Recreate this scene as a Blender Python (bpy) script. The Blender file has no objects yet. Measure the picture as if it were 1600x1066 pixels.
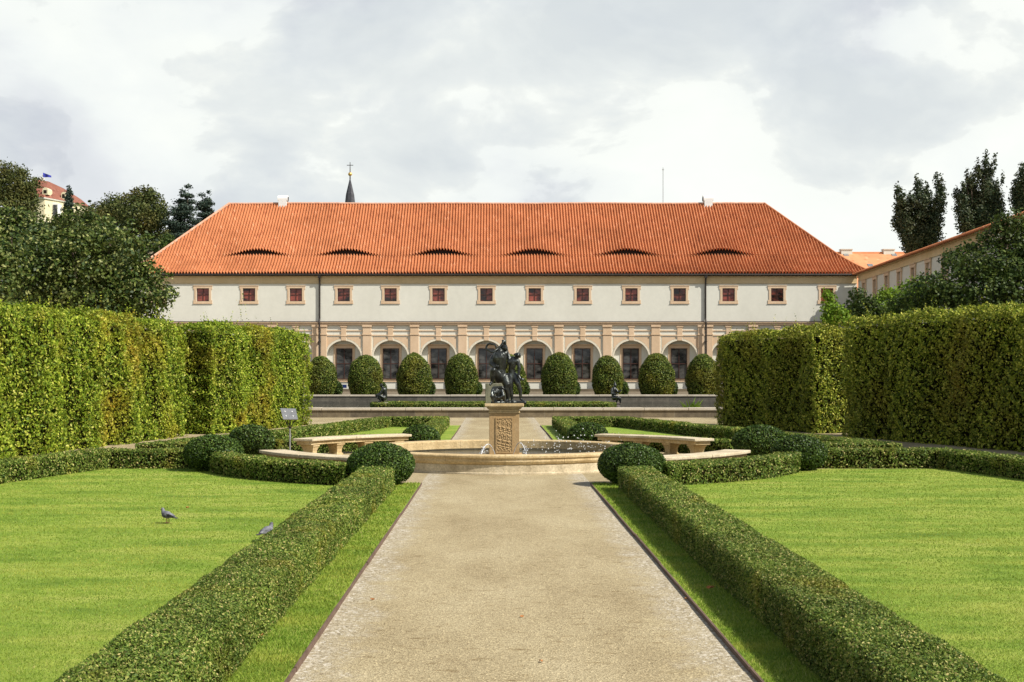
import bpy, bmesh, math, random
import numpy as np
from mathutils import Vector, Matrix
R = math.radians
rng = np.random.default_rng(7)
random.seed(7)
scene = bpy.context.scene
COL = scene.collection
F = 2000.0; H = 2.1; VX = 775.0; VY = 584.0        # measured perspective of the place (pixels at 1600 wide)

# ------------------------------------------------------------------ helpers
def prop(o, label=None, cat=None, group=None, kind=None):
    if label: o['label'] = label
    if cat: o['category'] = cat
    if group: o['group'] = group
    if kind: o['kind'] = kind
    return o
def empty(name, loc, label, cat, group=None, rz=0):
    o = bpy.data.objects.new(name, None); COL.objects.link(o)
    o.location = loc; o.rotation_euler[2] = rz; o.empty_display_size = .1
    return prop(o, label, cat, group)
def link(name, me, mats, parent=None):
    o = bpy.data.objects.new(name, me); COL.objects.link(o)
    if not isinstance(mats, (list, tuple)): mats = [mats]
    if not me.materials:
        for m in mats: me.materials.append(m)
    if parent: o.parent = parent
    return o
def npmesh(name, V, Q, mi=None, smooth=False):
    V = np.ascontiguousarray(V, dtype=np.float32); Q = np.ascontiguousarray(Q, dtype=np.int32)
    me = bpy.data.meshes.new(name); k = Q.shape[1]; n = len(Q)
    me.vertices.add(len(V)); me.vertices.foreach_set('co', V.ravel())
    me.loops.add(n*k); me.loops.foreach_set('vertex_index', Q.ravel())
    me.polygons.add(n); me.polygons.foreach_set('loop_start', np.arange(n, dtype=np.int32)*k)
    try: me.polygons.foreach_set('loop_total', np.full(n, k, dtype=np.int32))
    except Exception: pass
    if mi is not None: me.polygons.foreach_set('material_index', np.ascontiguousarray(mi, dtype=np.int32))
    me.polygons.foreach_set('use_smooth', np.full(n, smooth))
    me.update(calc_edges=True)
    return me
class MB:
    """collects shapes and links them as ONE mesh object"""
    def __init__(s): s.v = []; s.f = []; s.m = []
    def add(s, vs, fs, mi=0):
        b = len(s.v); s.v += [tuple(v) for v in vs]; s.f += [tuple(b+i for i in f) for f in fs]; s.m += [mi]*len(fs); return s
    def box(s, x0, x1, y0, y1, z0, z1, mi=0):
        return s.add([(x0,y0,z0),(x1,y0,z0),(x1,y1,z0),(x0,y1,z0),(x0,y0,z1),(x1,y0,z1),(x1,y1,z1),(x0,y1,z1)],
                     [(0,3,2,1),(4,5,6,7),(0,1,5,4),(1,2,6,5),(2,3,7,6),(3,0,4,7)], mi)
    def tube(s, pts, rad, n=8, mi=0, caps=True):
        pts = [Vector(p) for p in pts]
        if not hasattr(rad, '__len__'): rad = [rad]*len(pts)
        vs = []; fs = []; prev = None
        for i, p in enumerate(pts):
            t = (pts[min(i+1, len(pts)-1)] - pts[max(i-1, 0)]).normalized()
            if prev is None:
                a = t.orthogonal().normalized()
            else:
                a = (prev - t*prev.dot(t)); a = a.normalized() if a.length > 1e-6 else t.orthogonal().normalized()
            prev = a; b = t.cross(a)
            for k in range(n):
                an = 2*math.pi*k/n; vs.append(p + (a*math.cos(an) + b*math.sin(an))*rad[i])
        for i in range(len(pts)-1):
            for k in range(n):
                k2 = (k+1) % n; fs.append((i*n+k, i*n+k2, (i+1)*n+k2, (i+1)*n+k))
        if caps: fs.append(tuple(range(n-1, -1, -1))); fs.append(tuple((len(pts)-1)*n+k for k in range(n)))
        return s.add(vs, fs, mi)
    def lathe(s, prof, n=32, cx=0, cy=0, mi=0, a0=0, close=True):
        vs = []; fs = []; m = len(prof)
        for k in range(n):
            an = a0 + 2*math.pi*k/n
            for r, z in prof: vs.append((cx+r*math.cos(an), cy+r*math.sin(an), z))
        for k in range(n):
            k2 = (k+1) % n
            for j in range(m-1): fs.append((k*m+j, k2*m+j, k2*m+j+1, k*m+j+1))
        return s.add(vs, fs, mi)
    def mirror(s):
        return s
    def build(s, name, mats, parent=None, smooth=False, bevel=0):
        me = bpy.data.meshes.new(name); me.from_pydata(s.v, [], s.f); me.polygons.foreach_set('material_index', s.m)
        if smooth: me.polygons.foreach_set('use_smooth', [True]*len(s.f))
        me.update(); o = link(name, me, mats, parent)
        if bevel:
            b = o.modifiers.new('b', 'BEVEL'); b.width = bevel; b.segments = 2; b.limit_method = 'ANGLE'
        return o
def dup(o, parent=None, loc=None, rz=None):
    c = o.copy(); COL.objects.link(c)
    if parent is not None: c.parent = parent
    if loc is not None: c.location = loc
    if rz is not None: c.rotation_euler[2] = rz
    for ch in list(o.children): dup(ch, c)
    return c
def blob(name, parts, voxel, mat_, parent=None, smooth_it=2):
    """tapered limbs fused into one continuous skin"""
    bm = bmesh.new()
    for p0, r0, p1, r1 in parts:
        p0 = Vector(p0); p1 = Vector(p1)
        for p, r in ((p0, r0), (p1, r1)):
            bmesh.ops.create_icosphere(bm, subdivisions=2, radius=r, matrix=Matrix.Translation(p))
        d = p1-p0
        if d.length > 1e-5:
            q = d.to_track_quat('Z', 'Y').to_matrix().to_4x4()
            bmesh.ops.create_cone(bm, cap_ends=True, segments=12, radius1=r0, radius2=r1, depth=d.length, matrix=Matrix.Translation((p0+p1)/2) @ q)
    me = bpy.data.meshes.new(name); bm.to_mesh(me); bm.free()
    o = bpy.data.objects.new(name, me); COL.objects.link(o)
    md = o.modifiers.new('r', 'REMESH'); md.mode = 'VOXEL'; md.voxel_size = voxel; md.use_smooth_shade = True
    sm = o.modifiers.new('s', 'SMOOTH'); sm.factor = .5; sm.iterations = smooth_it
    dg = bpy.context.evaluated_depsgraph_get(); me2 = bpy.data.meshes.new_from_object(o.evaluated_get(dg))
    o.modifiers.clear(); o.data = me2; me2.name = name; me2.materials.clear(); me2.materials.append(mat_)
    me2.polygons.foreach_set('use_smooth', [True]*len(me2.polygons))
    bpy.data.meshes.remove(me)
    if parent: o.parent = parent
    return o

# ------------------------------------------------------------------ materials
def nmat(name):
    m = bpy.data.materials.new(name); m.use_nodes = True; nt = m.node_tree
    return m, nt, nt.nodes['Principled BSDF']
def ramp(nt, stops):
    r = nt.nodes.new('ShaderNodeValToRGB'); e = r.color_ramp.elements
    e[0].position, e[0].color = stops[0][0], (*stops[0][1], 1); e[1].position, e[1].color = stops[-1][0], (*stops[-1][1], 1)
    for p, c in stops[1:-1]: k = e.new(p); k.color = (*c, 1)
    return r
def noise(nt, scale, detail=4, rough=.6, vec=None, stretch=None):
    n = nt.nodes.new('ShaderNodeTexNoise'); n.inputs['Scale'].default_value = scale; n.inputs['Detail'].default_value = detail
    n.inputs['Roughness'].default_value = rough
    if vec is None:
        g = nt.nodes.new('ShaderNodeNewGeometry'); vec = g.outputs['Position']
    if stretch:
        mp = nt.nodes.new('ShaderNodeMapping'); mp.inputs['Scale'].default_value = stretch; nt.links.new(vec, mp.inputs['Vector']); vec = mp.outputs[0]
    nt.links.new(vec, n.inputs['Vector']); return n
def mix(nt, a, b, f, mode='MIX'):
    m = nt.nodes.new('ShaderNodeMix'); m.data_type = 'RGBA'; m.blend_type = mode
    for s, x in ((6, a), (7, b), (0, f)):
        if hasattr(x, 'links') or hasattr(x, 'is_linked'): nt.links.new(x, m.inputs[s])
        elif isinstance(x, (int, float)): m.inputs[s].default_value = x
        else: m.inputs[s].default_value = (*x, 1)
    return m.outputs[2]
def bump(nt, h, strength, dist, b):
    n = nt.nodes.new('ShaderNodeBump'); n.inputs['Strength'].default_value = strength; n.inputs['Distance'].default_value = dist
    nt.links.new(h, n.inputs['Height']); nt.links.new(n.outputs[0], b.inputs['Normal'])
def surf(name, c1, c2, scale=2, rough=.85, bs=.3, bd=.01, fine=30, c3=None, stretch=None, metal=0, spec=.3, lo=.72):
    """weathered two-tone surface with a fine grain"""
    m, nt, b = nmat(name)
    n = noise(nt, scale, 6, .65, stretch=stretch); st = [(.3, c1), (.7, c2)]
    if c3: st = [(.25, c1), (.55, c2), (.75, c3)]
    r = ramp(nt, st); nt.links.new(n.outputs[0], r.inputs[0])
    n2 = noise(nt, fine, 5, .7); r2 = ramp(nt, [(.3, (lo,lo,lo)), (.7, (1+.4*(1-lo),)*3)]); nt.links.new(n2.outputs[0], r2.inputs[0])
    c = mix(nt, r.outputs[0], r2.outputs[0], 1.0, 'MULTIPLY'); nt.links.new(c, b.inputs['Base Color'])
    b.inputs['Roughness'].default_value = rough; b.inputs['Metallic'].default_value = metal
    b.inputs['Specular IOR Level'].default_value = spec
    if bs: bump(nt, n2.outputs[0], bs, bd, b)
    return m
def leafmat(name, stops, patch=1.0, patch_cols=None, patch_range=(.45,.7), trans=.3, rough=.45, spec=.35, wide=None):
    """leaf colours vary leaf by leaf and in patches"""
    m, nt, b = nmat(name); g = nt.nodes.new('ShaderNodeNewGeometry')
    r = ramp(nt, stops); nt.links.new(g.outputs['Random Per Island'], r.inputs[0]); c = r.outputs[0]
    if patch_cols:
        n = noise(nt, patch, 4, .6)
        mr = nt.nodes.new('ShaderNodeMapRange'); mr.inputs['From Min'].default_value = patch_range[0]; mr.inputs['From Max'].default_value = patch_range[1]
        mr.inputs['To Max'].default_value = .8
        nt.links.new(n.outputs[0], mr.inputs['Value'])
        mul = nt.nodes.new('ShaderNodeMath'); mul.operation = 'MULTIPLY'
        nt.links.new(mr.outputs[0], mul.inputs[0])
        mr2 = nt.nodes.new('ShaderNodeMath'); mr2.operation = 'MULTIPLY_ADD'; mr2.inputs[1].default_value = .9; mr2.inputs[2].default_value = .35
        wn = nt.nodes.new('ShaderNodeTexWhiteNoise'); wn.noise_dimensions = '1D'; nt.links.new(g.outputs['Random Per Island'], wn.inputs['W'])
        nt.links.new(wn.outputs[0], mr2.inputs[0]); nt.links.new(mr2.outputs[0], mul.inputs[1]); mul.use_clamp = True
        c = mix(nt, c, patch_cols, mul.outputs[0])
    n3 = noise(nt, .8, 3) if wide is None else noise(nt, wide[0], 5, .6, stretch=wide[1])
    r3 = ramp(nt, [(.35, (.8,.8,.8)), (.65, (1.15,1.15,1.1))] if wide is None else [(.34, (.74,.86,.75)), (.5, (1,1,1)), (.64, (1.30,1.14,1.35))]); nt.links.new(n3.outputs[0], r3.inputs[0])
    c = mix(nt, c, r3.outputs[0], 1.0, 'MULTIPLY')
    nt.links.new(c, b.inputs['Base Color']); b.inputs['Roughness'].default_value = rough; b.inputs['Specular IOR Level'].default_value = spec
    tr = nt.nodes.new('ShaderNodeBsdfTranslucent'); nt.links.new(c, tr.inputs[0])
    ms = nt.nodes.new('ShaderNodeMixShader'); ms.inputs[0].default_value = trans
    out = nt.nodes['Material Output']; nt.links.new(b.outputs[0], ms.inputs[1]); nt.links.new(tr.outputs[0], ms.inputs[2]); nt.links.new(ms.outputs[0], out.inputs[0])
    return m

M = {}
M['bark'] = surf('bark', (.05,.035,.022), (.11,.085,.06), 3, .95, .8, .03, 14, stretch=(3,3,.6))
M['core'] = surf('hedge_shade_core', (.008,.009,.003), (.02,.018,.007), 6, 1, .6, .03, 25, spec=0)  # near-black colour paints the shade seen in gaps between leaves
M['box'] = leafmat('box_leaf', [(0,(.035,.07,.010)), (.35,(.105,.17,.024)), (.75,(.21,.27,.048)), (.93,(.36,.36,.10)), (1,(.58,.47,.20))], 1.3, (.38,.30,.035), (.55,.78), .28, .55, .18)
M['ball'] = leafmat('ball_leaf', [(0,(.014,.034,.005)), (.5,(.038,.078,.010)), (.9,(.09,.15,.020)), (1,(.19,.25,.06))], 1.5, (.06,.10,.012), (.5,.8), .2, .5, .25)
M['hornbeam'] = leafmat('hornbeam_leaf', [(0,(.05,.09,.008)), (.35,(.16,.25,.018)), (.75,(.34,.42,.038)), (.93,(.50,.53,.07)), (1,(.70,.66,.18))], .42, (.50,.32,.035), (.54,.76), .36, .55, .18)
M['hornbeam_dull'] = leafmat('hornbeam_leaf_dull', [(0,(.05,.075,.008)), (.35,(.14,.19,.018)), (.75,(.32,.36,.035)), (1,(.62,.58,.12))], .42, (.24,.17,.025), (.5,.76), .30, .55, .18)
M['topiary'] = leafmat('topiary_leaf', [(0,(.03,.055,.010)), (.5,(.085,.13,.017)), (.85,(.18,.22,.035)), (1,(.34,.34,.09))], .35, (.28,.23,.025), (.5,.7), .25, .5, .2)
M['chestnut'] = leafmat('chestnut_leaf', [(0,(.014,.032,.007)), (.45,(.048,.082,.014)), (.8,(.13,.17,.032)), (1,(.36,.37,.14))], .3, (.11,.12,.025), (.5,.75), .28, .5, .22)
M['maple'] = leafmat('maple_leaf', [(0,(.02,.04,.010)), (.6,(.05,.085,.015)), (1,(.13,.17,.035))], .3, (.08,.10,.02), (.5,.75), .3, .5, .2)
M['limegreen'] = leafmat('lime_leaf', [(0,(.08,.15,.012)), (.6,(.16,.27,.02)), (1,(.28,.40,.05))], .3, (.24,.27,.03), (.5,.75), .38, .5, .15)
M['poplar'] = leafmat('poplar_leaf', [(0,(.018,.034,.014)), (.6,(.04,.065,.024)), (1,(.12,.13,.07))], .3, (.07,.06,.02), (.5,.75), .22, .5, .25)
M['oldtree'] = leafmat('old_tree_leaf', [(0,(.025,.042,.012)), (.6,(.062,.082,.02)), (1,(.14,.15,.045))], .2, (.12,.09,.02), (.45,.7), .2, .55, .15)
M['cedar'] = leafmat('cedar_needle', [(0,(.018,.035,.025)), (.6,(.035,.06,.042)), (1,(.09,.11,.075))], .3, None, (.5,.7), .1, .6, .2)
M['blade'] = leafmat('grass_blade', [(0,(.11,.19,.020)), (.5,(.215,.315,.036)), (.9,(.31,.38,.062)), (1,(.44,.43,.15))], .9, (.36,.36,.06), (.48,.75), .3, .6, .1, wide=(.75, (.7,2.3,1)))
M['plaster'] = surf('white_plaster', (.61,.595,.51), (.68,.665,.575), .35, .9, .04, .004, 2.5, stretch=(1,1,.5), lo=.95)
M['peach'] = surf('peach_render', (.57,.41,.26), (.66,.49,.33), .8, .9, .05, .006, 4, stretch=(1,1,.4), lo=.92)
M['ochre'] = surf('ochre_render', (.56,.42,.22), (.66,.51,.30), .4, .9, .05, .006, 4, stretch=(1,1,.5), lo=.9)
M['trim'] = surf('pale_trim', (.70,.62,.47), (.76,.70,.57), 1.5, .85, .1, .01, 15)
M['sand'] = surf('sandstone', (.34,.23,.10), (.56,.42,.22), 2.2, .85, .6, .010, 26, c3=(.66,.54,.34), stretch=(1,1,.6), lo=.62)
M['sanddark'] = surf('stained_sandstone', (.30,.19,.08), (.42,.28,.13), 1.8, .8, .5, .008, 22, c3=(.50,.36,.19))
M['sandpale'] = surf('pale_sandstone', (.36,.29,.18), (.58,.49,.33), 2.0, .88, .6, .010, 26, c3=(.68,.60,.45), stretch=(1,1,.6), lo=.62)
M['bronze'] = surf('dark_bronze', (.022,.022,.020), (.06,.065,.06), 8, .33, .5, .01, 40, metal=.75, spec=.5, c3=(.16,.18,.17))
M['iron'] = surf('dark_metal', (.03,.025,.02), (.055,.045,.04), 5, .5, .2, .003, 40, metal=.4)
M['edging'] = surf('brown_edging', (.10,.06,.04), (.17,.11,.08), 6, .8, .4, .004, 50)
M['white'] = surf('white_paint', (.72,.72,.68), (.8,.8,.77), 3, .6, .05, .003, 30)
M['steel'] = surf('grey_steel', (.30,.30,.29), (.42,.42,.41), 9, .4, .1, .002, 40, metal=.6)
M['slate'] = surf('dark_slate', (.035,.035,.04), (.07,.07,.08), 2, .5, .3, .01, 12)
M['gold'] = surf('gilt', (.65,.42,.12), (.75,.5,.16), 4, .35, .05, .003, 20, metal=.6)
M['blue'] = surf('blue_paint', (.015,.03,.12), (.025,.045,.17), 4, .5, .05, .003, 20)
M['flag'] = surf('blue_cloth', (.03,.04,.30), (.05,.06,.4), 4, .8, .05, .003, 20)
M['dark'] = surf('dark_opening', (.012,.007,.005), (.03,.016,.01), 3, .9, 0, .003, 20)
M['hillgreen'] = surf('hill_grass', (.03,.06,.015), (.07,.10,.03), .15, .95, .5, .2, 2)
M['terrace'] = surf('terrace_gravel', (.13,.10,.065), (.19,.155,.10), 1, .95, .2, .01, 30)
M['leafbrown'] = surf('dry_leaf', (.30,.11,.03), (.42,.18,.05), 30, .7, .2, .003, 90)

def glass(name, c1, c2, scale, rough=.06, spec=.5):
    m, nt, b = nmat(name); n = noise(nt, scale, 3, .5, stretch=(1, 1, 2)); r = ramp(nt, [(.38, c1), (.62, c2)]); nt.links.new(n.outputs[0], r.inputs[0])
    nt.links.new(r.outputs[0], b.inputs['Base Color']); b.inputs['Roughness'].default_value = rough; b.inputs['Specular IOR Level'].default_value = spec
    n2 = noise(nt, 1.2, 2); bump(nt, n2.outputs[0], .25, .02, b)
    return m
M['glass_up'] = glass('glass_red_reflection_tint', (.015,.009,.009), (.30,.07,.045), .9, .08, .5)  # reflected red roofs painted into the base colour as noise
M['glass_low'] = glass('glass_grey_reflection_tint', (.008,.008,.008), (.075,.072,.065), 1.1, .06, .5)  # grey patches in the base colour stand in for reflections
M['glass_wing'] = glass('glass_pale_reflection_tint', (.30,.22,.17), (.5,.42,.35), .3, .1, .5)  # pinkish pale reflection put straight into the pane colour
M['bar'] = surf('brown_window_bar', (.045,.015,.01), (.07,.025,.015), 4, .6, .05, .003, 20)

def water(name, col, sc, strength):
    m, nt, b = nmat(name); b.inputs['Base Color'].default_value = (*col, 1); b.inputs['Roughness'].default_value = .04
    b.inputs['Specular IOR Level'].default_value = .5
    n = noise(nt, sc, 3, .5); bump(nt, n.outputs[0], strength, .05, b); return m
M['pond'] = water('pond_water', (.018,.022,.014), 2.2, .25)
M['basinwater'] = water('basin_water', (.02,.025,.018), 9, .5)
m, nt, b = nmat('white_water'); b.inputs['Base Color'].default_value = (.9,.92,.94,1); b.inputs['Roughness'].default_value = .1; b.inputs['Transmission Weight'].default_value = .45; b.inputs['IOR'].default_value = 1.33
M['spray'] = m

# roof tiles: each pan its own tint
def tilemat(name, base, dark, light, px, py):
    m, nt, b = nmat(name); g = nt.nodes.new('ShaderNodeNewGeometry')
    sn = nt.nodes.new('ShaderNodeVectorMath'); sn.operation = 'SNAP'; sn.inputs[1].default_value = (px, py, 50)
    nt.links.new(g.outputs['Position'], sn.inputs[0]); wn = nt.nodes.new('ShaderNodeTexWhiteNoise'); nt.links.new(sn.outputs[0], wn.inputs['Vector'])
    r = ramp(nt, [(0, dark), (.12, base), (.92, base), (1, light)]); nt.links.new(wn.outputs['Value'], r.inputs[0])
    n = noise(nt, .35, 5, .6); r2 = ramp(nt, [(.3, (.80,.77,.74)), (.5, (.98,.98,.97)), (.7, (1.08,1.09,1.10))]); nt.links.new(n.outputs[0], r2.inputs[0])
    c = mix(nt, r.outputs[0], r2.outputs[0], 1.0, 'MULTIPLY'); nt.links.new(c, b.inputs['Base Color'])
    b.inputs['Roughness'].default_value = .75; b.inputs['Specular IOR Level'].default_value = .25
    n3 = noise(nt, 20, 3); bump(nt, n3.outputs[0], .2, .01, b); return m
M['tile'] = tilemat('terracotta_tile', (.46,.170,.070), (.35,.110,.045), (.57,.25,.125), .295, .30)
M['tile_pale'] = tilemat('pale_tile', (.62,.26,.12), (.52,.20,.09), (.70,.33,.17), .35, .35)
M['tile_old'] = tilemat('old_red_tile', (.22,.085,.055), (.16,.06,.04), (.30,.13,.09), .5, .5)
M['mortar'] = surf('hip_mortar', (.50,.22,.12), (.66,.42,.30), 3, .9, .3, .02, 12)

# gravel
def gravelmat():
    m, nt, b = nmat('sandy_gravel'); g = nt.nodes.new('ShaderNodeNewGeometry'); P = g.outputs['Position']
    n = noise(nt, .7, 6, .65, P, (1, .45, 1)); r = ramp(nt, [(.3, (.27,.213,.118)), (.5, (.345,.283,.165)), (.72, (.405,.342,.21))]); nt.links.new(n.outputs[0], r.inputs[0])
    v = nt.nodes.new('ShaderNodeTexVoronoi'); v.inputs['Scale'].default_value = 85; nt.links.new(P, v.inputs['Vector'])
    hs = nt.nodes.new('ShaderNodeSeparateColor'); nt.links.new(v.outputs['Color'], hs.inputs[0])
    r2 = ramp(nt, [(0, (.62,.58,.54)), (.5, (1,1,1)), (.88, (1.1,1.1,1.1)), (1, (1.6,1.6,1.6))]); nt.links.new(hs.outputs[0], r2.inputs[0])
    c = mix(nt, r.outputs[0], r2.outputs[0], 1.0, 'MULTIPLY')
    n4 = noise(nt, 260, 2, .6, P); r4 = ramp(nt, [(.3, (.8,.8,.8)), (.7, (1.18,1.18,1.18))]); nt.links.new(n4.outputs[0], r4.inputs[0])
    c = mix(nt, c, r4.outputs[0], 1.0, 'MULTIPLY')
    # darker scuffs and footmarks
    n5 = noise(nt, 5.5, 5, .7, P, (.7, 1.5, 1)); r5 = ramp(nt, [(.31, (.50,.43,.34)), (.375, (.80,.77,.72)), (.43, (1,1,1)), (1, (1,1,1))]); nt.links.new(n5.outputs[0], r5.inputs[0])
    c = mix(nt, c, r5.outputs[0], .85, 'MULTIPLY')
    # coarse pale grit washed towards the edges of the central path
    sx = nt.nodes.new('ShaderNodeSeparateXYZ'); nt.links.new(P, sx.inputs[0])
    s1 = nt.nodes.new('ShaderNodeMath'); s1.operation = 'SUBTRACT'; s1.inputs[1].default_value = .19; nt.links.new(sx.outputs[0], s1.inputs[0])
    ab = nt.nodes.new('ShaderNodeMath'); ab.operation = 'ABSOLUTE'; nt.links.new(s1.outputs[0], ab.inputs[0])
    n6 = noise(nt, 2.2, 5, .7, P); ad = nt.nodes.new('ShaderNodeMath'); ad.operation = 'MULTIPLY_ADD'; ad.inputs[1].default_value = 1.1; nt.links.new(n6.outputs[0], ad.inputs[0]); nt.links.new(ab.outputs[0], ad.inputs[2])
    mr = nt.nodes.new('ShaderNodeMapRange'); mr.inputs['From Min'].default_value = 1.72; mr.inputs['From Max'].default_value = 2.1; mr.inputs['To Max'].default_value = .75; nt.links.new(ad.outputs[0], mr.inputs['Value'])
    lt = nt.nodes.new('ShaderNodeMath'); lt.operation = 'LESS_THAN'; lt.inputs[1].default_value = 1.62; nt.links.new(ab.outputs[0], lt.inputs[0])
    mu = nt.nodes.new('ShaderNodeMath'); mu.operation = 'MULTIPLY'; nt.links.new(mr.outputs[0], mu.inputs[0]); nt.links.new(lt.outputs[0], mu.inputs[1])
    v2 = nt.nodes.new('ShaderNodeTexVoronoi'); v2.inputs['Scale'].default_value = 42; nt.links.new(P, v2.inputs['Vector'])
    h2 = nt.nodes.new('ShaderNodeSeparateColor'); nt.links.new(v2.outputs['Color'], h2.inputs[0])
    r6 = ramp(nt, [(0, (.18,.15,.10)), (.4, (.34,.29,.20)), (.8, (.46,.41,.32)), (1, (.64,.60,.52))]); nt.links.new(h2.outputs[1], r6.inputs[0])
    c = mix(nt, c, r6.outputs[0], mu.outputs[0])
    nt.links.new(c, b.inputs['Base Color']); b.inputs['Roughness'].default_value = .95; b.inputs['Specular IOR Level'].default_value = .15
    n7 = noise(nt, 6, 3, .6, P); ad2 = nt.nodes.new('ShaderNodeMath'); ad2.operation = 'MULTIPLY_ADD'; ad2.inputs[1].default_value = 2.5
    nt.links.new(n7.outputs[0], ad2.inputs[0]); nt.links.new(v.outputs['Distance'], ad2.inputs[2])
    bump(nt, ad2.outputs[0], .5, .012, b); return m
M['gravel'] = gravelmat()
def lawnmat():
    m, nt, b = nmat('mown_grass'); g = nt.nodes.new('ShaderNodeNewGeometry'); P = g.outputs['Position']
    n = noise(nt, .62, 6, .62, P, (.8, 2.1, 1)); r = ramp(nt, [(.32, (.11,.19,.020)), (.46, (.195,.285,.034)), (.60, (.29,.345,.058)), (.75, (.37,.38,.10))]); nt.links.new(n.outputs[0], r.inputs[0])
    n2 = noise(nt, 55, 4, .7, P, (1, .6, 1)); r2 = ramp(nt, [(.3, (.55,.6,.5)), (.5, (1,1,1)), (.75, (1.35,1.3,1.3))]); nt.links.new(n2.outputs[0], r2.inputs[0])
    c = mix(nt, r.outputs[0], r2.outputs[0], 1.0, 'MULTIPLY')
    n3 = noise(nt, 5, 4, .6, P); r3 = ramp(nt, [(.35, (.84,.86,.8)), (.65, (1.1,1.08,1.1))]); nt.links.new(n3.outputs[0], r3.inputs[0])
    c = mix(nt, c, r3.outputs[0], 1.0, 'MULTIPLY'); nt.links.new(c, b.inputs['Base Color'])
    b.inputs['Roughness'].default_value = .8; b.inputs['Specular IOR Level'].default_value = .15
    bump(nt, n2.outputs[0], .8, .03, b); return m
M['lawn'] = lawnmat()
def blockmat(name, c1, c2, mortar, bw, bh):
    m, nt, b = nmat(name); tc = nt.nodes.new('ShaderNodeNewGeometry')
    sp = nt.nodes.new('ShaderNodeSeparateXYZ'); nt.links.new(tc.outputs['Position'], sp.inputs[0]); cb = nt.nodes.new('ShaderNodeCombineXYZ')
    nt.links.new(sp.outputs[0], cb.inputs[0]); nt.links.new(sp.outputs[2], cb.inputs[1])
    br = nt.nodes.new('ShaderNodeTexBrick'); nt.links.new(cb.outputs[0], br.inputs['Vector'])
    br.inputs['Color1'].default_value = (*c1,1); br.inputs['Color2'].default_value = (*c2,1); br.inputs['Mortar'].default_value = (*mortar,1)
    br.inputs['Scale'].default_value = 1; br.inputs['Brick Width'].default_value = bw; br.inputs['Row Height'].default_value = bh; br.inputs['Mortar Size'].default_value = .012
    n = noise(nt, 3, 6, .7); r = ramp(nt, [(.3, (.6,.58,.55)), (.7, (1.3,1.28,1.2))]); nt.links.new(n.outputs[0], r.inputs[0])
    c = mix(nt, br.outputs[0], r.outputs[0], 1.0, 'MULTIPLY'); nt.links.new(c, b.inputs['Base Color']); b.inputs['Roughness'].default_value = .9
    n2 = noise(nt, 25, 4); bump(nt, n2.outputs[0], .5, .02, b); return m
M['blocks'] = blockmat('stone_blocks', (.17,.135,.085), (.11,.09,.062), (.21,.18,.13), 1.55, .5)
M['blocksfar'] = blockmat('grey_stone_blocks', (.11,.10,.08), (.075,.07,.058), (.17,.15,.12), 2.4, .33)
M['coping'] = surf('coping_stone', (.42,.36,.27), (.56,.50,.40), 1.5, .85, .4, .01, 20)

# ------------------------------------------------------------------ foliage
def wob(P, sc, seed=0):
    """smooth pseudo noise -1..1"""
    a = np.array([[1.0,.7,.3],[-.5,1.1,.6],[.8,-.4,1.2],[.2,.9,-1.0]])*sc; r = 0
    for k in range(4): r = r + np.sin(P @ a[k]*(1+.37*k) + seed*1.7 + k*2.1)
    return r/4
def leafquads(P, N, s, spread=.8, aspect=.55):
    n = len(P); Nn = N + rng.normal(0, spread, (n,3)); Nn /= np.linalg.norm(Nn, axis=1)[:,None]+1e-9
    T = rng.normal(0, 1, (n,3)); T -= Nn*np.sum(T*Nn, 1)[:,None]; T /= np.linalg.norm(T, axis=1)[:,None]+1e-9
    B = np.cross(Nn, T); s = (np.broadcast_to(s, (n,))*rng.uniform(.65, 1.3, n))[:,None]*.5
    V = np.stack([P-T*s, P-B*s*aspect*1.0+T*s*.1, P+T*s, P+B*s*aspect+T*s*.1], 1).reshape(-1,3)
    return V
def foliage_mesh(name, V, coreV=None, coreF=None):
    n = len(V)//4; Q = np.arange(n*4).reshape(-1,4); mi = np.zeros(n)
    if coreV is not None and len(coreV):
        Q = np.vstack([Q, np.asarray(coreF)+len(V)]); V = np.vstack([V, coreV]); mi = np.concatenate([mi, np.ones(len(coreF))])
    return npmesh(name, V, Q, mi)
def rr_profile(w, h, rad, npts=4):
    """cross-section of a clipped hedge, from left foot over the top to right foot"""
    p = [(-w/2, 0), (-w/2, h-rad)]
    for k in range(1, npts): a = math.pi/2*k/npts; p.append((-w/2+rad-rad*math.cos(a), h-rad+rad*math.sin(a)))
    p += [(-w/2+rad, h), (w/2-rad, h)]
    for k in range(1, npts): a = math.pi/2*k/npts; p.append((w/2-rad+rad*math.sin(a), h-rad+rad*math.cos(a)))
    p += [(w/2, h-rad), (w/2, 0)]
    return np.array(p)
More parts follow.
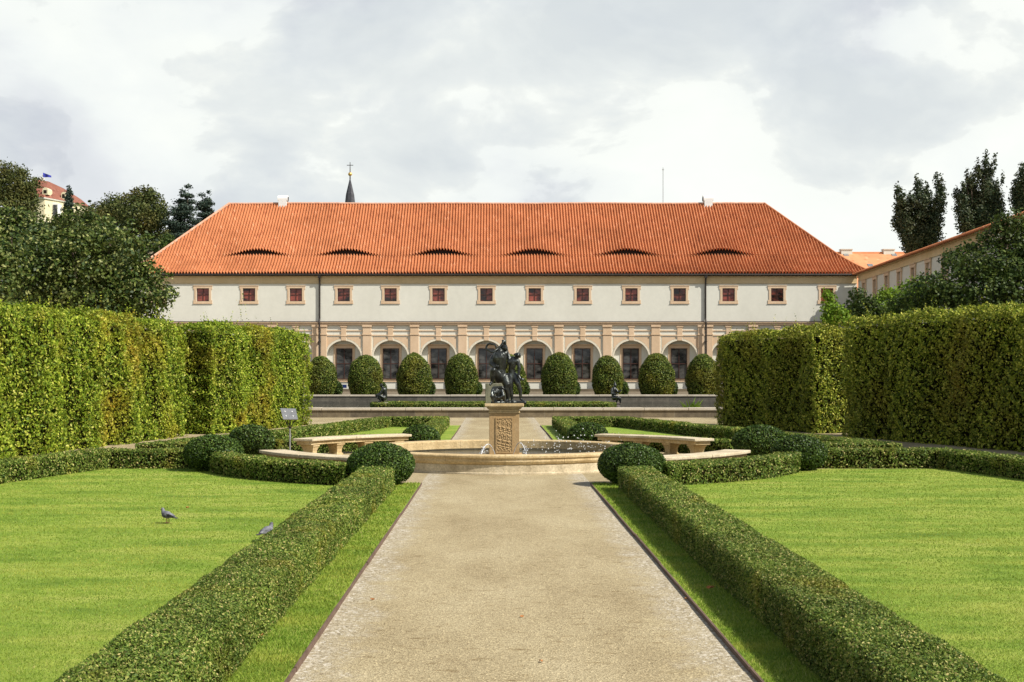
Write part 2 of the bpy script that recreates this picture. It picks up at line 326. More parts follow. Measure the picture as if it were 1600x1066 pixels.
def hedge(name, pts, w, h, leafsz, mat_, label, cat, group=None, cover=2.6, amp=.03, wsc=2.5, z0=0., shoots=0, caps=(1,1), bulge=None, rad=None, piece=1.0, clump=0):
    """clipped hedge along a centre line: core coloured as inner shade + a shell of leaves, one mesh"""
    P = [np.array(p, float) for p in pts]; Q = [P[0]]
    for a, b in zip(P[:-1], P[1:]):
        k = max(1, int(np.linalg.norm(b-a)/piece))
        for j in range(1, k+1): Q.append(a+(b-a)*j/k)
    Q = np.array(Q); n = len(Q)
    seg = np.diff(Q, axis=0); sn = np.stack([seg[:,1], -seg[:,0]], 1); sn /= np.linalg.norm(sn, axis=1)[:,None]
    nv = np.zeros((n,2)); nv[0] = sn[0]; nv[-1] = sn[-1]
    for i in range(1, n-1):
        m_ = sn[i-1]+sn[i]; m_ /= np.linalg.norm(m_); nv[i] = m_/max(.5, m_ @ sn[i])
    rad = rad if rad is not None else min(.09, h*.2)
    prof = rr_profile(w, h, rad); pl = np.linalg.norm(np.diff(prof, axis=0), axis=1); cum = np.concatenate([[0], np.cumsum(pl)]); per = cum[-1]
    out = []
    def place(i, u, off, z):      # i: piece, u 0..1
        c = Q[i]+(Q[i+1]-Q[i])*u[:,None]; v = nv[i]+(nv[i+1]-nv[i])*u[:,None]
        return np.column_stack([c+v*off[:,None], z+z0])
    for i in range(n-1):
        mid = (Q[i]+Q[i+1])/2; s = leafsz(mid[1]) if callable(leafsz) else leafsz
        L = np.linalg.norm(seg[i]); k = int(L*per*cover/(.5*s*s*.6*1.6))
        if k < 1: continue
        u = rng.uniform(0, 1, k); t = rng.uniform(0, per, k); j = np.clip(np.searchsorted(cum, t)-1, 0, len(pl)-1)
        fr = (t-cum[j])/pl[j]; xy = prof[j]+(prof[j+1]-prof[j])*fr[:,None]
        d = prof[j+1]-prof[j]; nn = np.stack([-d[:,1], d[:,0]], 1)/pl[j][:,None]
        Pp = place(i, u, xy[:,0], xy[:,1])
        N3 = np.column_stack([sn[i][None,:]*nn[:,0:1], nn[:,1]])
        dis = amp*wob(Pp, wsc) + amp*.6*wob(Pp, wsc*3.1, 3) - np.abs(rng.normal(0, s*.75, k))
        if clump: dis = dis + clump*(wob(Pp, 7, 8)+.7*wob(Pp, 13, 4))
        if bulge: dis = dis + bulge[0]*np.abs(np.sin((Pp[:,1]+Pp[:,0]*.3)*math.pi/bulge[1]))
        out.append(leafquads(Pp+N3*dis[:,None], N3, s))
        if shoots:
            k2 = rng.poisson(L*w*shoots)
            if k2:
                u = rng.uniform(0,1,k2); base = place(i, u, rng.uniform(-w/2, w/2, k2), np.full(k2, h))
                hh = rng.gamma(2.2, .11, k2)*(1+.9*wob(base, 1.3, 5)).clip(.35)
                lean = rng.normal(0, .22, (k2,2))
                for q in range(14):
                    f = (q+rng.uniform(0,1,k2))/14
                    PP = base+np.column_stack([lean*(f*f*hh)[:,None], f*hh-.03])+rng.normal(0, s*.38, (k2,3))*(1.15-f)[:,None]
                    out.append(leafquads(PP, np.tile([0,-.3,.5],(k2,1)), s*(1.0-.35*q/14), 1.0))
    for e, (idx, sgn) in enumerate(((0,-1), (n-1,1))):
        if not caps[e]: continue
        c = Q[idx]; v = nv[idx]; dr = seg[0 if idx == 0 else -1]; dr = dr/np.linalg.norm(dr)*sgn
        s = leafsz(c[1]) if callable(leafsz) else leafsz; k = int(w*h*cover/(.5*s*s*.6*1.6))
        off = rng.uniform(-w/2, w/2, k); z = rng.uniform(0, h, k)
        Pp = np.column_stack([c[None,:]+v[None,:]*off[:,None]+dr[None,:]*0, z+z0]); N3 = np.tile([dr[0], dr[1], 0], (k,1))
        dis = amp*wob(Pp, wsc)+amp*.6*wob(Pp, wsc*3.1, 3)-np.abs(rng.normal(0, s*.75, k))
        out.append(leafquads(Pp+N3*dis[:,None], N3, s))
    V = np.vstack(out)
    ins = max(.04, amp*1.3+.02); cp = rr_profile(w-2*ins, h-ins, max(.02, rad*.8)); m_ = len(cp)
    cv = []; cf = []
    for i in range(n):
        ext = 0
        c = Q[i].copy()
        if i == 0: c = c+seg[0]/np.linalg.norm(seg[0])*ins
        if i == n-1: c = c-seg[-1]/np.linalg.norm(seg[-1])*ins
        for off, z in cp: cv.append((c[0]+nv[i][0]*off, c[1]+nv[i][1]*off, z+z0))
    for i in range(n-1):
        for j in range(m_-1): cf.append((i*m_+j, i*m_+j+1, (i+1)*m_+j+1, (i+1)*m_+j))
    for b_ in (0, (n-1)*m_):
        for j in range(m_//2-1): cf.append((b_+j, b_+j+1, b_+m_-2-j, b_+m_-1-j))
    o = link(name, foliage_mesh(name, V, np.array(cv), cf), [mat_, M['core']])
    return prop(o, label, cat, group)
def sphere_core(c, r, n=16, m_=10, zmin=None):
    V = []; Fc = []
    for i in range(m_+1):
        th = math.pi*i/m_
        for k in range(n):
            a = 2*math.pi*k/n; z = c[2]+r[2]*math.cos(th)
            if zmin is not None: z = max(z, zmin)
            V.append((c[0]+r[0]*math.sin(th)*math.cos(a), c[1]+r[1]*math.sin(th)*math.sin(a), z))
    for i in range(m_):
        for k in range(n): Fc.append((i*n+k, (i+1)*n+k, (i+1)*n+(k+1)%n, i*n+(k+1)%n))
    return np.array(V), Fc
def dirs(n):
    d = rng.normal(0, 1, (n,3)); return d/np.linalg.norm(d, axis=1)[:,None]
def ball_bush(name, c, r, s, mat_, label, cat, group, cover=2.8, amp=.04, zmin=0.0, egg=0):
    area = 4*math.pi*((r[0]*r[1])**1.6/3+2*(r[0]*r[2])**1.6/3)**(1/1.6)
    k = int(area*cover/(.5*s*s*.6*1.6)); D = dirs(k); rr = np.array(r)
    P0 = D*rr
    if egg: w_ = 1-egg*np.clip(D[:,2], 0, 1)**2; P0[:,:2] *= w_[:,None]
    N = D/rr; N /= np.linalg.norm(N, axis=1)[:,None]
    P = P0+np.array(c); dis = amp*wob(P, 2.2)+amp*.5*wob(P, 7, 2)-np.abs(rng.normal(0, s*.7, k)); P = P+N*dis[:,None]
    ok = P[:,2] > zmin; V = leafquads(P[ok], N[ok], s)
    cv, cf = sphere_core(c, [x-max(.05, amp*1.5) for x in r], zmin=zmin)
    if egg:
        zz = np.clip((cv[:,2]-c[2])/r[2], 0, 1); cv[:,0] = c[0]+(cv[:,0]-c[0])*(1-egg*zz**2); cv[:,1] = c[1]+(cv[:,1]-c[1])*(1-egg*zz**2)
    return prop(link(name, foliage_mesh(name, V, cv, cf), [mat_, M['core']]), label, cat, group)
def crown_mesh(name, lobes, s, cover=1.6, jit=.18, inner=.25, gap=.15, droop=0):
    out = []
    for (c, r) in lobes:
        c = np.array(c); r = np.array(r); area = 4*math.pi*((r[0]*r[1])**1.6/3+2*(r[0]*r[2])**1.6/3)**(1/1.6)
        k = int(area*cover/(.5*s*s*.6*1.6)); D = dirs(k)
        rad = 1+jit*wob(D*2.2, 1.6, c[0])+jit*.6*rng.normal(0,1,k)
        deep = rng.uniform(0,1,k) < inner; rad[deep] *= rng.uniform(.45,.95, deep.sum())
        P = c+D*r*rad[:,None]
        P = P+D*(r*.30)*(wob(P, 3.2/(r.mean()+.1), 2)+.7*wob(P, 6.5/(r.mean()+.1), 5))[:,None]
        g = wob(P, 1.1/(r.mean()*.35+.2), 1.3); ok = (g > -1+gap*2.2) | (rng.uniform(0,1,k) < .25)
        N = D/r; N /= np.linalg.norm(N, axis=1)[:,None]; N[:,2] += .3
        # small tufts
        kk = ok.sum(); Pk = P[ok]; Pk += .35*s*rng.normal(0,1,(kk,3))
        out.append(leafquads(Pk, N[ok], s, .7, .7))
    V = np.vstack(out)
    return foliage_mesh(name, V)
def tree(name, base, lobes, s, mat_, label, cat='tree', group=None, trunk_r=.25, cover=1.6, jit=.18, gap=.15, limbs=7, inner=.25):
    """lobes are relative to the base"""
    t = empty(name, base, label, cat, group)
    link('crown', crown_mesh('crown', lobes, s, cover, jit, inner, gap), mat_, t)
    top = max(c[2] for c, r in lobes); zs = [c[2] for c, r in lobes]; cx = sum(c[0] for c, r in lobes)/len(lobes); cy = sum(c[1] for c, r in lobes)/len(lobes)
    mb = MB(); fork = min(zs)*.75
    mb.tube([(0,0,-.2), (cx*.1, cy*.1, fork*.4), (cx*.3, cy*.3, fork), (cx*.7, cy*.7, fork*.4+top*.4), (cx, cy, top*.78)], [trunk_r*1.25, trunk_r, trunk_r*.85, trunk_r*.5, trunk_r*.15], 9)
    sel = lobes if len(lobes) <= limbs else random.sample(lobes, limbs)
    for c, r in sel:
        a = Vector((cx*.3, cy*.3, fork*random.uniform(.8, 1.1))); e = Vector(c); mid = a.lerp(e, .5)+Vector((0,0,-.1*(e-a).length))
        mb.tube([a, mid, e], [trunk_r*.45, trunk_r*.28, trunk_r*.1], 6)
    mb.build('trunk', M['bark'], t, smooth=True)
    return t
def round_lobes(c, r, n, lr, seed=0):
    rd = random.Random(seed); out = []
    for i in range(n):
        while True:
            d = Vector((rd.uniform(-1,1), rd.uniform(-1,1), rd.uniform(-1,1)))
            if .25 < d.length <= 1: break
        d = d.normalized()*(d.length**.6)
        k = rd.uniform(.75, 1.25)*lr
        out.append(((c[0]+d.x*r[0], c[1]+d.y*r[1], c[2]+d.z*r[2]), (k*1.1, k*1.1, k*.8)))
    return out

# ================================================================== GROUND, LAWNS, POOL
CX, CY = .19, 29.8
def px(x, Y): return (x-VX)/F*Y
def pz(y, Y): return H-(y-VY)/F*Y
POOL = (-24, 26, 61.7, 98.2)
g = MB(); X0,X1,Y0,Y1 = POOL
for a,b,c,d in ((-900,900,-300,Y0),(-900,900,Y1,1500),(-900,X0,Y0,Y1),(X1,900,Y0,Y1)):
    g.add([(a,c,0),(b,c,0),(b,d,0),(a,d,0)], [(0,1,2,3)])
prop(g.build('ground', M['gravel']), kind='structure')
prop(MB().add([(X0,Y0,-.14),(X1,Y0,-.14),(X1,Y1,-.14),(X0,Y1,-.14)], [(0,1,2,3)]).build('water', M['pond']), kind='structure')
prop(MB().add([(X0-.3,Y0-.3,-1),(X1+.3,Y0-.3,-1),(X1+.3,Y1+.3,-1),(X0-.3,Y1+.3,-1)], [(0,1,2,3)]).build('pool_bed', M['core']), kind='structure')
t = MB(); t.box(-60, 60, 98.75, 124.9, .0, .36); prop(t.build('terrace', M['terrace']), kind='structure')

def arc(r, a0, a1, n, cx=CX, cy=CY): return [(cx+r*math.cos(R(a0+(a1-a0)*i/n)), cy+r*math.sin(R(a0+(a1-a0)*i/n))) for i in range(n+1)]
def sheet(name, pts, z, m):
    return prop(MB().add([(x,y,z) for x,y in pts], [tuple(range(len(pts)))]).build(name, m), kind='structure')
LXI, RXI = -2.13, 2.51          # centre lines of the path hedges
lawn_fl = [(LXI,-6),(LXI,24.2)]+[p for p in arc(6.5,246,203,8)]+[(-6.3,28.0),(-8.55,28.0),(-9.35,24.2),(-15.2,-6)]
lawn_fr = [(RXI,-6),(RXI,24.2)]+[p for p in arc(6.5,294,337,8)]+[(6.7,28.0),(9.75,28.0),(10.4,25.1),(16.4,-6)]
lawn_bl = [(LXI,35.4)]+arc(6.5,114,157,8)+[(-6.3,31.5),(-8.2,31.5),(-4.2,50),(LXI,50)]
lawn_br = [(RXI,35.4)]+arc(6.5,66,23,8)+[(6.7,31.5),(9.3,31.5),(4.9,50),(RXI,50)]
for k in (lawn_fl, lawn_fr, lawn_bl, lawn_br): sheet('lawn', k if k[0][0] > 0 else k[::-1], .02, M['lawn'])
EL, ER = CX-1.6, CX+1.6
strips = [(EL-.75,EL,-6,24.3),(ER,ER+.75,-6,24.3),(EL-.75,EL,34.9,51.3),(ER,ER+.75,34.9,51.3)]
for a,b,c,d in strips: sheet('grass_verge', [(a,c),(b,c),(b,d),(a,d)], .028, M['lawn'])
# thin edging boards along the path
for (x, y0, y1, lb) in ((EL, -6, 24.3, 'thin brown edging board on the left side of the near path'), (ER, -6, 24.3, 'thin dark edging board on the right side of the near path'),
                    (EL, 34.9, 51.3, 'thin edging board on the left side of the path behind the fountain'), (ER, 34.9, 51.3, 'thin edging board on the right side of the path behind the fountain')):
    mb = MB(); y = y0
    sx = 1 if x > 0 else -1
    while y < y1:
        L = min(2.5, y1-y); j = random.uniform(-.006,.006); mb.box(x-.009+j, x+.009+j, y+.004, y+L-.004, -.02, .036+random.uniform(-.006,.006)); y += L
    prop(mb.build('path_edging', M['edging']), lb, 'edging', 'edging boards along the path')

# grass blades
def inside(P, poly):
    x, y = P[:,0], P[:,1]; c = np.zeros(len(P), bool); n = len(poly)
    for i in range(n):
        x1,y1 = poly[i]; x2,y2 = poly[(i+1)%n]
        if y1 == y2: continue
        c ^= ((y1 > y) != (y2 > y)) & (x < (x2-x1)*(y-y1)/(y2-y1)+x1)
    return c
def grass(label_poly, count, hgt, wid, ylo, yhi, z, dens_pow=2.0):
    out = []; poly = label_poly; xs = [p[0] for p in poly]
    # density falls with distance
    u = rng.uniform(0,1,count*3); a = ylo**(1-dens_pow); b = yhi**(1-dens_pow); Y = (a+(b-a)*u)**(1/(1-dens_pow)); X = rng.uniform(min(xs), max(xs), len(Y))
    keep = rng.uniform(0,1,len(Y)) < 1
    vis = (X > -.40*Y-.6) & (X < .43*Y+.6)
    P = np.column_stack([X,Y]); ok = keep & vis & inside(P, poly); P = P[ok][:count]; n = len(P)
    h = hgt*rng.uniform(.5,1.3,n)*(P[:,1]/12).clip(1,2.2)**.3; w = wid*(P[:,1]/9).clip(.9,3); an = rng.uniform(0,2*math.pi,n)
    dx = np.cos(an)*w/2; dy = np.sin(an)*w/2; lx = rng.normal(0,.5,n)*h; ly = rng.normal(0,.5,n)*h
    B = np.column_stack([P, np.full(n, z)])
    V = np.stack([B+np.column_stack([-dx,-dy,0*dx]), B+np.column_stack([dx,dy,0*dx]), B+np.column_stack([lx,ly,h])], 1).reshape(-1,3)
    return V
for poly, cnt, lab in ((lawn_fl, 190000, 'a'), (lawn_fr, 190000, 'b')):
    V = grass(poly, cnt, .017, .006, 6.5, 29, .018, 2.2)
    prop(link('grass', npmesh('grass', V, np.arange(len(V)).reshape(-1,3)), M['blade']), 'short mown grass of the left lawn' if lab == 'a' else 'short mown grass of the right lawn', 'grass', kind='stuff')
for (a,b,c,d), cnt, lab in ((strips[0], 60000, 'left'), (strips[1], 60000, 'right')):
    e = .02
    V = grass([(a+e,c),(b-e,c),(b-e,d-.02),(a+e,d-.02)], cnt, .025, .007, 6, 24.3, .025, 2.0)
    prop(link('grass', npmesh('grass', V, np.arange(len(V)).reshape(-1,3)), M['blade']), 'longer grass of the narrow verge on the %s side of the path' % lab, 'grass', kind='stuff')

# pool walls
def poolwall(y0, y1, zt, m, lb, co, x0=X0-.3, x1=X1+.3):
    t = empty('pool_wall', (0,y0,0), lb, 'wall', 'stone walls of the pool')
    MB().box(x0, x1, .06, y1-y0-.04, -1, zt-.13).build('stonework', m, t)
    c = MB(); x = x0-.1
    while x < x1:
        L = random.uniform(1.5, 2.4); c.box(x+.006, min(x+L, x1+.1)-.006, 0, y1-y0, zt-.13, zt+random.uniform(-.006,.006)); x += L
    c.build('coping', co, t, bevel=.02); return t
poolwall(61.1, 61.75, .47, M['blocks'], 'low near pool wall of brown stone with pale coping', M['coping'])
poolwall(98.1, 98.8, .48, M['blocksfar'], 'far pool wall of grey stone below the row of clipped bushes', M['coping'])

# island hedge ring
isl = MB(); isl.add([(x,y,.1) for x,y in [(-6.9,72.5),(6.2,72.5),(7.3,75),(6.2,78),(-6.9,78),(-7.6,75)]]+[(x,y,-.9) for x,y in [(-6.9,72.5),(6.2,72.5),(7.3,75),(6.2,78),(-6.9,78),(-7.6,75)]], [(0,1,2,3,4,5)]+[(i,i+6,(i+1)%6+6,(i+1)%6) for i in range(6)])
prop(isl.build('island', M['lawn']), kind='structure')
hedge('island_hedge', [(-6.6,77.4),(-7.1,75),(-6.5,72.9),(0,72.9),(6.2,72.9),(7.0,75),(6.0,77.4),(-6.5,77.4)], .55, .38, .07, M['box'], 'low clipped hedge ring on the island in the pool', 'hedge', z0=.05)

# ================================================================== LOW HEDGES AND BALLS
HH = .44; HW = .64
lsz = lambda y: min(.06, max(.022, .0019*y)) if y > 5.0 else .06
G = 'low box hedges around the lawns'
hedge('low_hedge', [(LXI,1),(LXI,23.0)], HW, HH, lsz, M['box'], 'long low box hedge left of the path, yellowish at its far end', 'hedge', G, amp=.016, clump=.008)
hedge('low_hedge', [(RXI,1),(RXI,23.0)], HW, HH, lsz, M['box'], 'long low box hedge right of the path, its path side in shade', 'hedge', G, amp=.016, clump=.008)
hedge('low_hedge', [(x,y) for x,y in arc(6.55,244,204,9)], .58, HH, lsz, M['box'], 'curved low hedge in front of the front left stone bench', 'hedge', G, amp=.02, piece=3)
hedge('low_hedge', [(x,y) for x,y in arc(6.55,296,336,9)], .58, HH, lsz, M['box'], 'curved low hedge in front of the front right stone bench', 'hedge', G, amp=.02, piece=3)
hedge('low_hedge', [(x,y) for x,y in arc(6.5,116,156,9)], .55, .42, lsz, M['box'], 'curved low hedge behind the back left stone bench', 'hedge', G, amp=.02, piece=3)
hedge('low_hedge', [(x,y) for x,y in arc(6.5,64,24,9)], .55, .42, lsz, M['box'], 'curved low hedge behind the back right stone bench', 'hedge', G, amp=.02, piece=3)
hedge('low_hedge', [(-6.4,28.5),(-8.7,28.5),(-9.6,24.2),(-14.4,3)], .6, HH, lsz, M['box'], 'low hedge along the far and outer edge of the left lawn', 'hedge', G, amp=.022)
hedge('low_hedge', [(6.9,28.6),(9.95,28.6),(10.62,25.1),(15.2,3)], .6, HH, lsz, M['box'], 'low hedge along the far and outer edge of the right lawn', 'hedge', G, amp=.022)
hedge('low_hedge', [(LXI,36.2),(LXI,50.2),(-4.3,50.2),(-6.4,38.5),(-8.4,31.4),(-6.4,31.4)], .6, .42, lsz, M['box'], 'low hedge enclosing the small lawn behind the fountain on the left', 'hedge', G, amp=.022)
hedge('low_hedge', [(RXI,36.2),(RXI,50.2),(4.95,50.2),(7.55,39.5),(9.6,31.6),(6.7,31.4)], .6, .42, lsz, M['box'], 'low hedge enclosing the small lawn behind the fountain on the right', 'hedge', G, amp=.022)
B = 'clipped box balls around the fountain'
for (x, y, r, rz, lb) in (
    (-2.17, 24.05, .63, .37, 'round box ball at the end of the left path hedge, before the fountain'),
    (2.55, 24.1, .63, .38, 'round box ball at the end of the right path hedge, before the fountain'),
    (-6.08, 27.55, .62, .38, 'box ball at the outer end of the curved front left hedge'),
    (6.55, 27.7, .58, .37, 'box ball at the outer end of the curved front right hedge'),
    (-6.12, 32.0, .57, .40, 'dark box ball left of the info lectern'),
    (6.45, 31.3, .66, .40, 'tallest box ball, behind the right end of the back right bench'),
    (-2.07, 35.2, .52, .33, 'smaller box ball behind the right end of the back left bench'),
    (2.52, 35.2, .56, .36, 'smaller box ball behind the left end of the back right bench')):
    rz += .035; r += .02; ball_bush('box_ball', (x,y,rz*.96), (r,r,rz), lsz(y)*.9, M['ball'], lb, 'bush', B, amp=.03)

# ================================================================== TALL HORNBEAM HEDGES
TG = 'tall clipped hornbeam hedges'
def tall(pts, side, lb, h, sz=.088, caps=(1,1), m='hornbeam'):
    P = [(x-side*1.0, y) for x,y in pts]
    hedge('hornbeam_hedge', P, 2.0, h, sz, M[m], lb, 'hedge', TG, cover=2.9, amp=.14, wsc=1.7, shoots=9, clump=.075, bulge=(.16,2.6), rad=.25, caps=caps)
tall([(-13.0,25),(-12.1,31.3),(-10.45,43.0)], 1, 'tall leafy hornbeam hedge at the far left, nearest the camera', 3.72)
tall([(-9.75,44.4),(-7.6,52.6)], 1, 'tall leafy hornbeam hedge on the left, ending beside the pool', 3.72)
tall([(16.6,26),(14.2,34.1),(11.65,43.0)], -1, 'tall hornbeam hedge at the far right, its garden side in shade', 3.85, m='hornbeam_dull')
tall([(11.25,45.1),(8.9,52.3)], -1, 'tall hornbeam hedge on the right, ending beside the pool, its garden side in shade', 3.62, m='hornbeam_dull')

# ================================================================== TOPIARY ROW
names = ['first','second','third','fourth','fifth','sixth','seventh','eighth','ninth']
for i, x in enumerate([502,571,647,720.5,795,873.5,949.5,1026,1098]):
    Yb = 102.3; X = px(x, Yb); w = [24.5,26.5,27,26,26,27.5,24,27.5,26][i]/F*Yb; top = pz([556,554,552,552,553,551,555,552,553][i], Yb); b0 = .35
    ball_bush('topiary_bush', (X, Yb, b0+1.25), (w*1.03, w*1.03, top-b0-1.25), .12, M['topiary'], '%s of the nine big clipped topiary bushes from the left, before the arcade' % names[i], 'bush', 'big topiary bushes before the arcade', amp=.07, zmin=b0+.02, egg=[.05,.0,.08,.02,.1,.0,.06,.03,.08][i], cover=3)
    X2 = px(x+(24 if i < 8 else 18), 105.5)
    ball_bush('small_bush', (X2, 105.5, .85), (.52,.5,.68), .11, M['ball'], 'small dark round bush behind the %s big topiary bush from the left' % names[i], 'bush', 'small round bushes at the facade', amp=.05, zmin=.37)

# reed in the pool
t = MB()
for k in range(46):
    a = random.uniform(0,6.28); d = random.uniform(0,.30); h = random.uniform(.45,1.0); bx = math.cos(a)*d; by = math.sin(a)*d; le = random.uniform(.1,.5)
    ex = bx+math.cos(a)*le; ey = by+math.sin(a)*le; w = .028
    t.add([(bx-w,by,0),(bx+w,by,0),((bx+ex)/2+w,(by+ey)/2,h*.7),((bx+ex)/2-w,(by+ey)/2,h*.7)], [(0,1,2,3)]); t.add([((bx+ex)/2-w,(by+ey)/2,h*.7),((bx+ex)/2+w,(by+ey)/2,h*.7),(ex,ey,h)], [(0,1,2)])
o = t.build('reed_clump', M['limegreen']); o.location = (px(1081,70), 70, -.14); prop(o, 'green reed clump growing out of the pool on the right', 'plant')

# ================================================================== FOUNTAIN
fo = empty('fountain', (CX,CY,0), 'round low sandstone fountain basin with a square pedestal, centre of the garden', 'fountain')
RR = 3.26
def drum(prof, a0=22.5): return MB().lathe(prof, 64, 0, 0)
drum([(RR-.02,-.02),(RR-.02,.03),(RR-.05,.04),(RR-.05,.20),(RR-.36,.20),(RR-.36,-.02)]).build('basin_wall', M['sandpale'], fo)
rim = MB(); nb = 16
for k in range(nb):      # rim laid in separate curved blocks
    a0 = 2*math.pi*k/nb+.0012; a1 = 2*math.pi*(k+1)/nb-.0012
    prof = [(RR-.05,.204),(RR-.025,.23),(RR-.005,.27),(RR-.01,.325),(RR+.02,.345),(RR+.025,.385),(RR+.01,.405),(RR-.38,.405),(RR-.40,.385),(RR-.40,.204)]
    vs = []; fs = []; st = 5; m_ = len(prof)
    for i in range(st+1):
        a = a0+(a1-a0)*i/st
        for r, z in prof: vs.append((r*math.cos(a), r*math.sin(a), z))
    for i in range(st):
        for j in range(m_): fs.append((i*m_+j, (i+1)*m_+j, (i+1)*m_+(j+1)%m_, i*m_+(j+1)%m_))
    fs.append(tuple(range(m_))); fs.append(tuple(st*m_+j for j in range(m_-1,-1,-1))); rim.add(vs, fs)
rim.build('rim', M['sand'], fo)
MB().lathe([(0,.17),(RR-.365,.17)], 64).build('water_surface', M['basinwater'], fo)
ped = MB()
def sq(mb, hw, z0, z1, mi=0): return mb.box(-hw, hw, -hw, hw, z0, z1, mi)
sq(ped, .42, 0, .24); sq(ped, .345, .24, 1.20); 
p_ = ped.build('pedestal', M['sanddark'], fo, bevel=.008)
cap = MB(); sq(cap, .365, 1.19, 1.225); sq(cap, .35, 1.225, 1.275); 
vs = [(-.36,-.36,1.275),(.36,-.36,1.275),(.36,.36,1.275),(-.36,.36,1.275),(-.43,-.43,1.34),(.43,-.43,1.34),(.43,.43,1.34),(-.43,.43,1.34)]
cap.add(vs, [(0,1,5,4),(1,2,6,5),(2,3,7,6),(3,0,4,7),(0,3,2,1),(4,5,6,7)]); sq(cap, .45, 1.341, 1.41)
cap.build('capital', M['sand'], fo, bevel=.012)
# carved relief panel
fr = MB()
for a,b,c,d in ((-.20,.20,.27,.295),(-.20,.20,1.065,1.09),(-.20,-.175,.295,1.065),(.175,.20,.295,1.065)): fr.box(a,b,-.362,-.344,c,d)
nx, nz = 60, 130; gx, gz = np.meshgrid(np.linspace(-.175,.175,nx), np.linspace(.295,1.065,nz)); q = np.column_stack([gx.ravel(), np.zeros(nx*nz), gz.ravel()])
hgt = np.abs(wob(q, 34))*1.0+np.abs(wob(q, 71, 4))*.8+.5*np.abs(wob(q[:,[2,1,0]], 52, 9)); q[:,1] = -.348-.016*(hgt-.2).clip(0,1.4); 
idx = np.arange(nx*nz).reshape(nz,nx); Qf = np.stack([idx[:-1,:-1],idx[:-1,1:],idx[1:,1:],idx[1:,:-1]],-1).reshape(-1,4)
rp = link('relief_panel', npmesh('relief_panel', q, Qf, smooth=True), M['sanddark'], fo)
fr.build('panel_frame', M['sanddark'], rp)
# water jets
def jet(p0, p1, h, lb):
    pts = []; p0 = Vector(p0); p1 = Vector(p1)
    for i in range(15):
        t_ = i/14; p = p0.lerp(p1, t_); p.z += 4*h*t_*(1-t_); pts.append(p)
    mb = MB().tube(pts, [.005+.002*(i%3)+.004*(i/14) for i in range(15)], 6)
    for i in range(40):
        t_ = random.uniform(.5,1)**.5; p = p0.lerp(p1, t_); p.z += 4*h*t_*(1-t_); p += Vector([random.gauss(0,.035) for _ in range(3)]); r = random.uniform(.004,.010)
        mb.box(p.x-r,p.x+r,p.y-r,p.y+r,p.z-r,p.z+r*1.8)
    o = mb.build('water_jet', M['spray'], smooth=True); return prop(o, lb, 'water jet', 'jets of the fountain')
yf = CY-.45
jet((CX-.19, yf, .18), (CX-.56, yf-.75, .17), .33, 'thin water jet arching left from the pedestal'); jet((CX+.19, yf, .18), (CX+.52, yf-.6, .17), .36, 'thin water jet arching right from the pedestal')
sp = MB()
for k in range(150):
    x = random.gauss(1.9,.75); y = CY+random.gauss(-.2,.6); z = .2+abs(random.gauss(.2,.16)); r = random.uniform(.007,.016); 
    if math.hypot(x-CX, y-CY) > 2.8: continue
    sp.add([(x,y,z-r),(x+r,y,z),(x,y+r,z),(x-r,y,z),(x,y-r,z),(x,y,z+r*1.5)], [(0,2,1),(0,3,2),(0,4,3),(0,1,4),(5,1,2),(5,2,3),(5,3,4),(5,4,1)])
prop(sp.build('water_spray', M['white']), 'white droplets splashing over the right half of the basin', 'water spray', kind='stuff')

# ================================================================== BENCHES
def bench(a0, a1, lb):
    am = (a0+a1)/2; t = empty('stone_bench', (CX+5.5*math.cos(R(am)), CY+5.5*math.sin(R(am)), 0), lb, 'bench', 'curved stone benches around the fountain')
    L = t.location
    def arcblock(name, r0, r1, z0, z1, b0, b1, n, m, bev=.012, inset=0):
        mb = MB(); vs = []; fs = []
        for i in range(n+1):
            a = R(b0+(b1-b0)*i/n)
            for r, z in ((r0,z0),(r1,z0),(r1,z1),(r0,z1)): vs.append((CX+r*math.cos(a)-L.x, CY+r*math.sin(a)-L.y, z))
        for i in range(n):
            for j in range(4): fs.append((i*4+j, i*4+(j+1)%4, (i+1)*4+(j+1)%4, (i+1)*4+j))
        fs.append((3,2,1,0)); fs.append((n*4,n*4+1,n*4+2,n*4+3)); mb.add(vs, fs); return mb.build(name, m, t, bevel=bev)
    mid = am
    arcblock('seat', 5.22, 5.80, .405, .47, a0, mid-.03, 8, M['sandpale'], .015); arcblock('seat', 5.22, 5.80, .405, .47, mid+.03, a1, 8, M['sandpale'], .015)
    arcblock('seat_moulding', 5.29, 5.73, .31, .404, a0+.7, a1-.7, 14, M['sand'])
    n = 4
    for k in range(n):
        a = R(a0+3.5+(a1-a0-7)*k/(n-1)); c = Vector((CX+5.51*math.cos(a)-L.x, CY+5.51*math.sin(a)-L.y, 0)); er = Vector((math.cos(a), math.sin(a), 0)); et = Vector((-er.y, er.x, 0))
        rings = [(.17,.11,0),(.17,.11,.04),(.14,.085,.06),(.145,.09,.15),(.175,.115,.24),(.20,.14,.27),(.20,.14,.309)]
        vs = [c+er*(sr*a_)+et*(st*b_)+Vector((0,0,z)) for a_, b_, z in rings for sr, st in ((-1,-1),(1,-1),(1,1),(-1,1))]
        fs = [(i*4+j, i*4+(j+1)%4, (i+1)*4+(j+1)%4, (i+1)*4+j) for i in range(len(rings)-1) for j in range(4)]+[(3,2,1,0)]
        MB().add(vs, fs).build('leg', M['sand'], t)
bench(205, 243, 'curved stone bench front left of the fountain, partly behind the low hedge')
bench(297, 335, 'curved stone bench front right of the fountain, partly behind the low hedge')
bench(118, 156, 'curved stone bench on block legs back left of the fountain')
bench(24, 62, 'curved stone bench on block legs back right of the fountain')

